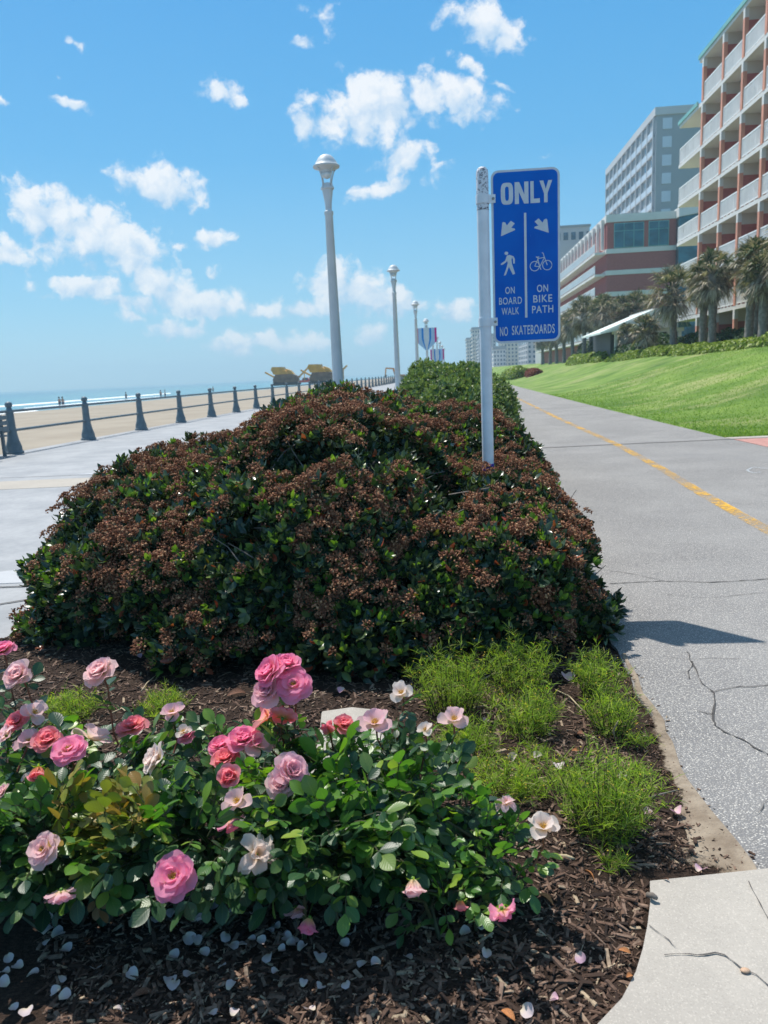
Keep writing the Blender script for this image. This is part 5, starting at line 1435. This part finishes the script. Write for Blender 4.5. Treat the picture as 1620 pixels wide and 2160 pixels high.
def rose_bush(label, ells, counts, seed, blooms, leaf, fresh, group='rose bushes', bronze=None, dry=None):
    g = np.random.default_rng(seed); c0 = (ells[0][0], ells[0][1], 0)
    t = empty('rose_bush', c0, label, 'rose bush', group); fol, tw = MB(), MB()
    mats = [M['rleaf'], M['rleaf2'], M['rleaf3'], M['dry']]
    allP = []; BP = np.array([list(at(b_[0], b_[1], b_[2])) + [b_[3] * b_[2] / FPX] for b_ in MAIN + LEFT + RIGHT]); E0 = np.array([0, 0, EYE])
    def clear(P, f=1.9):                         # flowers sit on the outside of the bush: no leaf grows right in front of one
        ok = np.ones(len(P), bool)
        for b_ in BP:
            d = b_[:3] - E0; L_ = np.linalg.norm(d); d /= L_; q = P - E0; t_ = q @ d; r_ = np.linalg.norm(q - t_[:, None] * d, axis=1)
            ok &= ~((r_ < f * b_[3] * t_ / L_) & (t_ < L_ + .05))
        return ok
    for (cx, cy, cz, a, b, c), n in zip(ells, counts):
        d = g.normal(0, 1, (n, 3)); d /= np.linalg.norm(d, axis=1, keepdims=True); r = np.clip(g.random(n) ** .33, .35, 1) * (.82 + .36 * vnoise(d * 1.0 + 5, 2.2, seed))
        P = d * r[:, None] * np.array([a, b, c]) + np.array([cx, cy, cz]); k = (P[:, 2] > .10) & clear(P)
        P, d = P[k], d[k]; out = d * np.array([1, 1, .55]) + np.array([0, -.15, .30]) + g.normal(0, .35, P.shape)
        f = (g.random(len(P)) < fresh * (.35 + 1.1 * np.clip(d[:, 2], 0, 1))).astype(int)
        if bronze is not None:
            for (bx, by, bz, br) in bronze: f[np.linalg.norm(P - np.array([bx, by, bz]), axis=1) < br] = 2
        if dry is not None:
            for (bx, by, bz, br) in dry: f[np.linalg.norm(P - np.array([bx, by, bz]), axis=1) < br] = 3
        rose_leaves(fol, g, P - d * .02, out, leaf * g.uniform(.7, 1.2, len(P)), f, .55, tw)
        allP.append(P)
    allP = np.concatenate(allP); foot = [np.array([e[0], e[1] + .05, .0]) for e in ells]
    for i in range(9 * len(ells)):
        e = allP[g.integers(len(allP))]; q = foot[i % len(foot)] + np.append(g.normal(0, .06, 2), 0)
        tw.tube([q, q * .6 + e * .4 + np.array([0, 0, .06]), e], [.006, .0045, .0025], 6, cap=False)
    n_st = MB()
    for (px, py, Y, rpx, kind, col, face, stem) in blooms:
        p = at(px, py, Y); r = rpx * Y / FPX * {'open': .86, 'double': .98, 'cup': 1.0, 'loose': 1.02, 'bud': 1.2, 'wilt': 1.05}[kind] * 1.12
        r = r / {'bud': 1.0}.get(kind, 1.0)
        f = {'cam': np.array([-.1, -.85, .85]), 'up': np.array([-.1, -.40, 1]), 'left': np.array([-.75, -.4, .75]), 'right': np.array([.6, -.5, .75]), 'back': np.array([.3, .8, .7]), 'down': np.array([.1, -.6, -.7]), 'sky': np.array([0, .1, 1.])}[face]
        f = f + g.normal(0, .12, 3); f /= np.linalg.norm(f); x = np.cross(f, np.array([.3, .2, .9])); x /= np.linalg.norm(x); y = np.cross(f, x)
        a = g.random() * 6.28; x, y = x * math.cos(a) + y * math.sin(a), y * math.cos(a) - x * math.sin(a)
        o = bpy.data.objects.new('rose', bloom(kind, col, int(g.integers(3)))); COL.objects.link(o); o.parent = t
        pos = p - f * r * .35
        o.matrix_local = Matrix(((x[0]*r, y[0]*r, f[0]*r, pos[0]-c0[0]), (x[1]*r, y[1]*r, f[1]*r, pos[1]-c0[1]), (x[2]*r, y[2]*r, f[2]*r, pos[2]), (0, 0, 0, 1)))
        for nm, me in (('stamens', STAM), ('sepals', SEP)):
            if nm == 'stamens' and kind not in ('open', 'loose'): continue
            q = bpy.data.objects.new(nm, me); COL.objects.link(q); q.parent = o
        near = allP[np.argmin(((allP - (pos - np.array([0, 0, stem + .05]))) ** 2).sum(1))]
        b0 = pos - f * r * .25
        low = near if stem < .05 else np.array([pos[0] + g.normal(0, .02), pos[1] + .02, max(.2, pos[2] - stem)])
        n_st.tube([near, (near + low) / 2 if stem < .05 else low, b0 - f * r * .5 - np.array([0, 0, .02]), b0], [.0035, .003, .0026, .0028], 6, cap=False)
        if stem > .05:
            k = 5; ts = np.linspace(.25, .8, k)[:, None]; Q = low * (1 - ts) + b0 * ts; ok_ = clear(Q, 1.3); Q = Q[ok_]; k = len(Q)
            if k: rose_leaves(fol, g, Q, g.normal(0, 1, (k, 3)) + np.array([0, -.3, .2]), np.full(k, leaf * .85), np.zeros(k, int), .4, tw)
    o = fol.build('foliage', mats, t, origin=c0, smooth=True); o['kind'] = 'stuff'
    tw.build('canes', M['cane'], t, origin=c0)
    if n_st.n: n_st.build('flower_stems', M['cane_red'], t, origin=c0, smooth=True)
    return t
MAIN = [(618,1440,1.93,40,'open','pink','cam',.22),(563,1412,1.95,37,'double','pink','left',.2),(603,1396,1.98,34,'double','pink','up',.2),(560,1455,1.93,33,'double','lilac','cam',.16),(600,1502,1.95,32,'open','coral','back',.1),(556,1508,1.97,33,'loose','coral','left',.1),
 (200,1548,1.95,38,'loose','pale','back',.04),(278,1526,1.98,30,'double','coral','up',.04),(362,1499,2.02,22,'loose','lilac','up',.10),(386,1540,1.98,16,'loose','cream','up',.04),(392,1548,2.0,20,'double','pink','up',.04),
 (320,1598,1.74,37,'double','cream','left',.03),(512,1553,1.93,34,'double','pink','up',.04),(545,1566,1.93,28,'loose','pale','right',.03),(463,1568,1.95,27,'double','pink','up',.03),(473,1595,1.9,28,'double','coral','up',.03),(483,1640,1.71,29,'cup','coral','cam',.03),
 (618,1622,1.71,38,'double','lilac','right',.03),(591,1652,1.69,33,'double','pale','cam',.03),(497,1686,1.66,30,'loose','pale','up',.03),(490,1738,1.66,28,'loose','pink','down',.02),(548,1798,1.56,38,'wilt','cream','right',.02),
 (361,1846,1.47,52,'open','pink','cam',.02),(650,1950,1.52,27,'cup','pink','down',.02),(626,1925,1.62,22,'loose','lilac','down',.02),(100,1888,1.62,14,'loose','lilac','left',.02)]
LEFT = [(34,1420,1.95,34,'double','pale','cam',.22),(206,1410,2.0,36,'double','pale','up',.2),(4,1364,2.05,26,'double','pink','up',.25),(75,1500,1.95,24,'loose','pale','right',.06),(33,1518,1.92,24,'double','coral','up',.05),(10,1548,1.9,26,'loose','lilac','left',.03),
 (58,1560,1.88,26,'loose','lilac','up',.04),(100,1556,1.86,32,'double','coral','up',.04),(143,1574,1.76,40,'open','pink','up',.05),(80,1630,1.68,28,'cup','coral','down',.03),(6,1545,1.85,20,'loose','lilac','left',.03),
 (85,1790,1.52,40,'open','pale','cam',.02),(130,1894,1.47,32,'double','lilac','down',.02),(2,1668,1.72,18,'double','pale','left',.02),(0,1812,1.62,14,'loose','lilac','left',.02),(60,1640,1.82,16,'loose','cream','up',.02)]
RIGHT = [(726,1523,1.95,24,'double','coral','up',.10),(692,1538,1.92,19,'bud','coral','up',.10),(790,1518,1.92,33,'loose','lilac','up',.12),(845,1458,1.98,22,'loose','cream','up',.16),(958,1512,1.9,27,'loose','pale','up',.14),(896,1536,1.9,16,'loose','cream','up',.1),
 (1146,1738,1.72,30,'loose','cream','up',.06),(872,1870,1.50,30,'cup','pale','down',.02),(972,1908,1.55,18,'cup','coral','down',.02),(1063,1930,1.52,26,'wilt','pink','down',.04),(1068,1690,1.78,18,'wilt','pale','up',.06)]
pb = at(235, 1690, 1.70)
dr1, dr2, dr3 = at(165, 1940, 1.56), at(232, 1925, 1.58), at(930, 1590, 1.82)
rose_bush('dense middle rose bush with many pink blooms, tallest cluster at its back', [(-.50, 1.93, .26, .40, .30, .17), (-.20, 1.90, .25, .28, .27, .17), (-.62, 1.67, .29, .36, .14, .13), (-.28, 1.68, .285, .24, .14, .125)], [400, 250, 240, 150], 71, MAIN, .045, .45, bronze=[(pb[0], pb[1], pb[2], .13)])
BRZ = [(pb[0], pb[1], pb[2], .13)]
rose_bush('left rose bush cut by the left edge, coral and pale pink blooms and withered sprig', [(-1.02, 1.88, .26, .34, .30, .17), (-1.35, 1.95, .26, .3, .3, .17), (-.98, 1.66, .28, .26, .14, .135)], [310, 200, 190], 72, LEFT, .047, .36, bronze=BRZ, dry=[(dr1[0], dr1[1], dr1[2], .06), (dr2[0], dr2[1], dr2[2], .05)])
rose_bush('low right rose bush with fresh light green leaves and few blooms', [(.0, 1.80, .20, .18, .17, .13), (-.12, 1.93, .21, .18, .16, .13), (.13, 1.74, .18, .11, .11, .10), (-.02, 1.64, .15, .13, .10, .10)], [130, 85, 44, 50], 73, RIGHT, .036, .85, dry=[(dr3[0], dr3[1], dr3[2], .06)])

# ------------------------------------------------------------------ feathery yellow-budded plants
M['needle'] = m_leaf('needle_leaf', [(0, (.42, .36, .19)), (.07, (.40, .34, .17)), (.08, (.17, .28, .04)), (.5, (.27, .40, .06)), (.85, (.38, .51, .09)), (1, (.47, .53, .14))], .5, .52, (1.3, 1.4, .4), vein=False, spec=.3)
M['bud'] = flat('yellow_bud', (.60, .42, .04), .7, .2, 60)
def feathery(label, px, py, wpx, hpx, seed, n=110, lean=(0, 0)):
    g = np.random.default_rng(seed); p = gnd(px, py); Y = p[1]; w = wpx * Y / FPX * .48; n = int(n * .74); top = at(px, py - hpx, Y + w * .6)[2]; h = max(.08, top)
    t = empty('feathery_plant', (p[0], p[1], .0), label, 'plant', 'feathery green plants with yellow buds'); L, B_, St = MB(), MB(), MB()
    for k in range(n):
        a = g.random() * 6.28; r = math.sqrt(g.random()); q = np.array([r * w * .6 * math.cos(a), r * w * .55 * math.sin(a), .012]); hh = h * g.uniform(.6, 1.05) * (1 - .25 * r)
        hh *= (1.18 if g.random() < .22 else .95); tip = np.array([r * w * 1.1 * math.cos(a) + g.normal(0, .022) + lean[0], r * w * 1.0 * math.sin(a) + g.normal(0, .022) + lean[1], hh])
        mid = q * .45 + tip * .55 + np.array([0, 0, hh * .12]); St.tube([q, mid, tip], [.0016, .0013, .001], 3, cap=False)
        m = int(12 + 62 * hh); ts = g.random(m) ** .75; c = np.where(ts[:, None] < .5, q + (mid - q) * ts[:, None] * 2, mid + (tip - mid) * (ts[:, None] * 2 - 1))
        d = g.normal(0, 1, (m, 3)) * np.array([1, 1, .55]) + np.array([0, 0, .75]); d /= np.linalg.norm(d, axis=1, keepdims=True); ln = g.uniform(.020, .060, m)[:, None]
        s_ = np.cross(d, g.normal(0, 1, (m, 3))); s_ /= np.linalg.norm(s_, axis=1, keepdims=True); ww = .00085
        e = c + d * ln; mi = c + d * ln * .5 + np.array([0, 0, .003])
        V = np.stack([c - s_ * ww, c + s_ * ww, mi + s_ * ww, mi - s_ * ww, e], 1).reshape(-1, 3); i = np.arange(m)[:, None] * 5
        L.add(V, [tuple(x) for x in (i + np.array([0, 1, 2, 3])).tolist()] + [tuple(x) for x in (i + np.array([3, 2, 4])).tolist()])
        if g.random() < .24:
            b = tip + np.array([g.normal(0, .008), g.normal(0, .008), .015 + .02 * g.random()]); B_.add(OCT[0] * np.array([.0030, .0030, .0026]) + b, OCT[1]); St.tube([tip, (tip + b) / 2, b], .0007, 3, cap=False)
    L.build('leaves', M['needle'], t)['kind'] = 'stuff'; St.build('stems', M['cane'], t)
    if B_.n: B_.build('buds', M['bud'], t)['kind'] = 'stuff'
feathery('big feathery plant nearest the concrete corner, widest of the group', 1275, 1775, 215, 215, 81, 210)
feathery('thin light green sprig at the foot of the big feathery plant', 1290, 1845, 70, 45, 82, 14)
feathery('feathery plant along the path edge behind the dry stick', 1290, 1555, 120, 120, 83, 90)
feathery('feathery plant nearest the shrub at the path edge', 1262, 1478, 120, 120, 84, 100)
feathery('tall feathery plant against the shrub, second from the path', 1095, 1470, 160, 140, 85, 120)
feathery('feathery plant in the middle of the group, below the tall one', 1110, 1565, 150, 130, 86, 120)
feathery('feathery plant against the shrub, farthest from the path', 955, 1520, 170, 170, 87, 150)
feathery('feathery plant between the right rose bush and the middle one', 985, 1610, 150, 110, 88, 100)
feathery('low feathery plant with most yellow buds, behind the right rose bush', 1085, 1700, 170, 110, 89, 110)
feathery('pale feathery plant behind the left rose bush', 150, 1535, 130, 90, 90, 110)
feathery('pale feathery plant between the middle rose bush and the shrub', 345, 1525, 110, 80, 91, 80)
for lab, px, py, w_, h_, sd_, n_ in (('low sparse sprig left of the low budded plant', 1035, 1655, 90, 70, 92, 26), ('low sparse sprig above the low budded plant', 1130, 1635, 110, 70, 93, 30), ('low sparse sprig left of the big plant with flopped stems', 1185, 1690, 90, 80, 94, 26),
        ('small sprig at the edge of the sandy soil', 1345, 1590, 60, 40, 95, 14), ('small sprig right above the big plant', 1330, 1650, 90, 50, 96, 18), ('sparse sprig between the two plants against the shrub', 1030, 1500, 90, 80, 97, 24)):
    feathery(lab, px, py, w_, h_, sd_, n_)

# ------------------------------------------------------------------ bark mulch, petals, dead leaves, sticks, stone
def chips():
    g = np.random.default_rng(55); m = MB(); N = 60000
    Y = 1.2 + 3.4 * g.random(N) ** 1.25; X = g.uniform(-1, 1, N) * .62 * Y - .02 * Y
    k = inside(BED, X, Y) & ~((X > .55) & (Y < 1.93)) & (Y > 1.2)
    cvx = np.interp(Y, [p[1] for p in cvp[::-1]], [p[0] for p in cvp[::-1]]); k &= (Y > 1.93) | (X < cvx - .01)
    pe = np.interp(Y, ys_l, xl); k &= X < pe + .015; k &= ~((X > pe - .13) & (g.random(N) < .55))
    X, Y = X[k], Y[k]; n = len(X); z = bedz(X, Y)
    L = np.minimum(.06, np.exp(g.normal(math.log(.017), .55, n))); Wd = np.minimum(.011, L * g.uniform(.10, .34, n)); H = Wd * g.uniform(.25, .6, n)
    tv = np.array([(-.5,-.4,-.5),(.5,-.5,-.5),(.5,.4,-.5),(-.5,.5,-.5),(-.46,-.35,.5),(.42,-.5,.4),(.5,.3,.5),(-.5,.4,.3)])
    nr = np.stack([g.normal(0, .28, n), g.normal(0, .28, n), np.ones(n)], 1); R_ = randrot(g, nr / np.linalg.norm(nr, axis=1, keepdims=True), .05)
    R_ = R_ * np.stack([L, Wd, H], 1)[:, None, :]
    tf = [np.array([(0,3,2,1),(4,5,6,7),(0,1,5,4),(1,2,6,5),(2,3,7,6),(3,0,4,7)])]
    m.scatter(tv, tf, np.zeros((8, 2)), R_, np.stack([X, Y, z + H * .3 + .002], 1))
    n2 = 1500; Y = 1.93 + 1.5 * g.random(n2); X = np.interp(Y, ys_l, xl) + .05 - .34 * g.random(n2) ** .8; z = bedz(X, Y); L = np.exp(g.normal(math.log(.0075), .5, n2))
    R_ = randrot(g, np.tile([0, 0, 1.0], (n2, 1)), .25) * np.stack([L, L * g.uniform(.2, .6, n2), L * .2], 1)[:, None, :]
    m.scatter(tv, tf, np.zeros((8, 2)), R_, np.stack([X, Y, np.maximum(z, np.where(X > np.interp(Y, ys_l, xl), .021, .018)) + .002], 1))
    tag(m.build('bark_mulch', M['chip']), 'dark brown shredded bark mulch covering the planting bed', 'mulch', kind='stuff')
chips()
M['straw'] = flat('dry_straw', (.42, .34, .22), .8, .25, 30)
sg = np.random.default_rng(66)
def stick(label, a, b, r, mat, za=.03, zb=.03, group='dry sticks in the mulch'):
    A, B_ = gnd(*a, za), gnd(*b, zb); md = (A + B_) / 2 + np.append(sg.normal(0, .012, 2), .008)
    c = (A + B_) / 2; o = MB().tube([A, A * .6 + md * .4, md, md * .4 + B_ * .6, B_], [r, r * .9, r * .95, r * .8, r * .55], 6).build('stick', mat, origin=c, smooth=True); o.location = c
    tag(o, label, 'stick', group)
stick('pale straw strip on the mulch below the white rose petals', (1165, 1805), (1212, 1812), .006, M['straw'])
stick('thin grey stick lying from the path edge over the sandy soil', (1360, 1685), (1435, 1665), .003, M['twig'])
stick('upright pale stick in the feathery plant by the path', (1297, 1560), (1304, 1520), .004, M['straw'], .02, .12)
stick('long straw stick between the two rows of feathery plants', (1172, 1455), (1228, 1497), .003, M['straw'])
stick('curved pale stick under the shrub beside the tall feathery plant', (1015, 1435), (1060, 1417), .004, M['straw'], .03, .10)
stick('pale straw stick behind the pale roses on the left', (58, 1440), (85, 1400), .003, M['straw'])
stick('short straw stick left of the high pale rose', (112, 1425), (125, 1440), .003, M['straw'])
stick('straight straw stick behind the high pale rose stem', (122, 1448), (168, 1447), .003, M['straw'])
stick('slanted straw stick left of the low front seed heads', (298, 1458), (328, 1425), .003, M['straw'])
stick('straw sticks heap below the high pale rose, upper piece', (235, 1505), (268, 1503), .004, M['straw'])
stick('dark wood piece on the edge of the concrete corner', (1366, 1888), (1386, 1896), .008, M['twig'], .045, .045)
def stake():
    a, b = gnd(322, 1988, .01), at(312, 1930, gnd(322, 1988, .01)[1])
    o = MB().bar((0, 0, -.02), tuple(b - a), .008, .003).build('plant_stake', M['straw']); o.location = a
    tag(o, 'small pale wooden stake under the middle rose bush', 'stake')
stake()
def stone():
    P = [gnd(*p, .05) for p in ((678, 1499), (742, 1490), (818, 1498), (811, 1552), (806, 1640), (640, 1640), (672, 1560))]
    m = MB().prism([(p[0], p[1]) for p in P], -.02, .05).build('stepping_stone', M['stone'])
    b = m.modifiers.new('edge', 'BEVEL'); b.width = .008; b.segments = 2
    tag(m, 'pale concrete stepping stone between the rose bush and the shrub', 'stepping stone')
stone()
def ground_petals():
    g = np.random.default_rng(77)
    protos = []
    for v in range(7):
        V, F, U = petal(g, 1.0, .95, 1.25 + g.normal(0, .1), 1.75 + g.normal(0, .25), g.uniform(.25, .9), .12)
        V = V - V.mean(0); V[:, 2] -= V[:, 2].min(); o = MB().add(V, F, 0, U).build('petal', M['petal_fall'] if v < 5 else M['petal_pink'], smooth=True); protos.append([o, False])
    def put(x, y, s, v, lab, grp, lift=.012):
        p = gnd(x, y, .03); z = float(bedz(np.array([p[0]]), np.array([p[1]]))[0]) if not (p[0] > .84) else .02
        pr = protos[v]
        if pr[1]: o = pr[0].copy(); COL.objects.link(o)
        else: o = pr[0]; pr[1] = True
        o.location = (p[0], p[1], z + lift); k = s * p[1] / FPX * g.uniform(.85, 1.2); o.scale = (k, k, k); o.rotation_euler = (g.normal(0, .3), g.normal(0, .3), g.random() * 6.28)
        tag(o, lab, 'petal', grp)
    shade = [(97,1928),(105,1949),(103,1977),(125,1988),(102,2000),(140,2016),(20,2026),(40,2049),(72,2071),(131,2086),(12,2060),(10,2085),(122,2115),(140,2126),(31,2147),(204,2061),(367,2026),(367,1940),(366,1962),(406,1952),(430,1959),(400,1995),(415,1999),(431,2024),(475,1995),(360,2085),(370,2095),(401,2073),(472,1872),(461,1892),(482,1914),(510,1903),(542,1907),(432,1900),(442,1917),(422,1922),(495,1934),(544,1948),(490,1952),(492,2015),(512,2012),(532,2000),(552,2002),(570,1980),(585,1972),(600,1990),(615,2010),(640,2017),(747,1981),(727,2007),(675,2040),(570,2040),(582,2069),(641,2093),(678,2104),(794,2056),(767,2056),(732,2103),(470,2057),(489,2097),(450,2155),(495,2150),(655,2152),(60,2160),(250,2150),(330,1950),(280,2070),(596,2022),(608,1996),(622,1998)]
    for i, (x, y) in enumerate(shade): put(x, y, g.uniform(19, 28), int(g.integers(5)), 'pale fallen rose petal lying on dark mulch in the shade of the rose bushes', 'fallen petals under the roses')
    sunp = [(982,1990,0,'white petal on sunny mulch just below the pale dangling rose',26),(1013,1976,1,'white petal beside the low leaves of the right rose bush',24),(1024,2037,2,'white petal on mulch left of the small pink stone-like petal',26),
            (1113,2140,3,'largest white petal near the bottom edge, left of the concrete curve',34),(1169,2114,5,'small lilac petal close to the concrete curve',22),(1225,2022,6,'crumpled pinkish petal on the sunny mulch by the concrete edge',26),
            (1426,1711,5,'pink petal on soil at the path edge beyond the grey stick',22),(1478,1834,6,'pink petal on sandy soil right above the concrete corner',26),(1369,1720,5,'pale pink petal right of the big feathery plant',18),
            (1196,1433,6,'pink petal by the shrub between two feathery plants',24),(1178,1635,1,'white crumpled petal among yellow buds in the middle of the plants',26),(1084,1612,2,'white petal behind the low feathery plant, left of its neighbour',18),
            (1135,1612,3,'white petal behind the low feathery plant, right of its neighbour',18),(1312,1642,4,'white petal right of the big feathery plant top',18),(862,2045,0,'pale petal under the lowest sprig of the right rose bush',24),
            (1026,1533,5,'tiny pink petal between the left and middle feathery plants',12),(860,1697,0,'white petal seen through the right rose bush leaves',24),(842,1720,4,'white petal lowest among those seen through the right rose bush',22),
            (293,1397,5,'lilac petal in the shade right of the high pale rose',12),(722,1470,5,'lilac petal on the mulch between stepping stone and shrub',16)]
    for x, y, v, lab, s in sunp: put(x, y, s, v, lab, 'single petals on the sunny ground', .015)
ground_petals()
M['deadleaf'] = flat('orange_dead_leaf', (.38, .15, .05), .75, .35, 20); M['deadleaf2'] = flat('brown_dead_leaf', (.16, .075, .045), .8, .35, 20)
def dead_leaves():
    g = np.random.default_rng(88); V, F, U = leaf_tpl(1, .46, .5, .28, 6)
    me = {}
    for x, y, s, mt, lab in ((1152,1900,40,'deadleaf','orange dead leaf on the mulch right of the pink dangling rose'),(1072,2144,42,'deadleaf','bright orange dead leaf at the bottom edge near the white petal'),(1318,2010,28,'deadleaf','curled orange dead leaf by the concrete edge'),
                          (1243,1848,30,'deadleaf','small orange dead leaf at the foot of the big feathery plant'),(1328,2062,26,'deadleaf','thin orange dead leaf tucked against the concrete curve'),(832,2085,44,'deadleaf2','brown dead leaf at the bottom under the right rose bush'),
                          (300,2105,62,'deadleaf2','large brown dead leaf in the shade at the bottom left'),(1344,1528,22,'deadleaf','red brown dead leaf at the path edge right of the dry stick'),(1216,1585,22,'deadleaf','orange dead leaf between middle and path-side feathery plants'),
                          (1222,1552,30,'deadleaf2','tan dead leaf between the feathery plant rows'),(500,1465,44,'deadleaf2','red brown dead leaf on mulch before the shrub, left of the tall roses'),(218,1310,34,'deadleaf','bright red orange dead leaf at the dark hollow of the shrub'),(1120,1660,24,'deadleaf2','yellow brown dead leaf under the low feathery plant'),
                          (690,2120,24,'deadleaf','tiny orange dead leaf near the bottom between pale petals'),(1405,1858,14,'deadleaf2','tiny brown dead leaf at the concrete corner edge')):
        p = gnd(x, y, .035); o = MB().add(V - np.array([0, .5, 0]), F[0], 0, U).build('dead_leaf', M[mt], smooth=True)
        o.location = (p[0], p[1], .04 if p[0] < .84 else .028); k = s * p[1] / FPX; o.scale = (k, k, k); o.rotation_euler = (g.normal(0, .35), g.normal(0, .35), g.random() * 6.28)
        tag(o, lab, 'dead leaf', 'dead leaves on the ground')
dead_leaves()
def pebble():
    p = gnd(1572, 2047, .04); o = MB().lathe([(.001, -.35), (.6, -.3), (.95, 0), (.8, .3), (.4, .5), (.001, .55)], 12).build('pebble', flat('tan_pebble', (.50, .33, .22), .6, .15, 4), smooth=True)
    o.location = (p[0], p[1], .0395); o.scale = (.012, .0085, .009); tag(o, 'small tan pebble resting on the concrete crack', 'pebble')
pebble()
def lawn_blades():
    g = np.random.default_rng(99); N = 42000; Y = 13.98 + 26 * g.random(N) ** 2.2; U_ = g.random(N) ** 1.15 * 1.0; E_ = lawn_edge(Y); X = E_ + .02 + U_ * 10.2
    px = 917 + FPX * X / Y; k = px < 1690; X, Y, U_ = X[k], Y[k], U_[k]; n = len(X); z = lawnz(U_, Y)
    a = g.random(n) * 6.28; h = g.uniform(.02, .055, n); w = .008 * (1 + .03 * Y); d = np.stack([np.cos(a), np.sin(a), np.zeros(n)], 1) * w[:, None]
    c = np.stack([X, Y, z - .004], 1); t = c + np.stack([g.normal(0, .03, n), g.normal(0, .03, n), h], 1)
    V = np.stack([c - d, c + d, t], 1).reshape(-1, 3)
    tag(MB().add(V, np.arange(3 * n).reshape(-1, 3)).build('grass', M['blade']), 'short mown green grass on the sloping lawn', 'grass', kind='stuff')
M['blade'] = m_leaf('grass_blade', [(0, (.11, .22, .028)), (.5, (.19, .32, .045)), (.9, (.28, .40, .08)), (1, (.40, .42, .17))], .6, .45, (1.1, 1.2, .6), vein=False, spec=.2)
lawn_blades()

# ------------------------------------------------------------------ sea haze in the air
hz = MB().box(-900, 420, -80, 2600, -60, 60).build('haze', (lambda m: m)(bpy.data.materials.new('sea_haze')))
hm = hz.data.materials[0]; hm.use_nodes = True; hm.node_tree.nodes.clear()
pv = hm.node_tree.nodes.new('ShaderNodeVolumePrincipled'); ho = hm.node_tree.nodes.new('ShaderNodeOutputMaterial')
pv.inputs['Color'].default_value = (.62, .87, 1.0, 1); pv.inputs['Density'].default_value = .0007; pv.inputs['Anisotropy'].default_value = .2
hm.node_tree.links.new(pv.outputs[0], ho.inputs['Volume'])
tag(hz, kind='stuff')
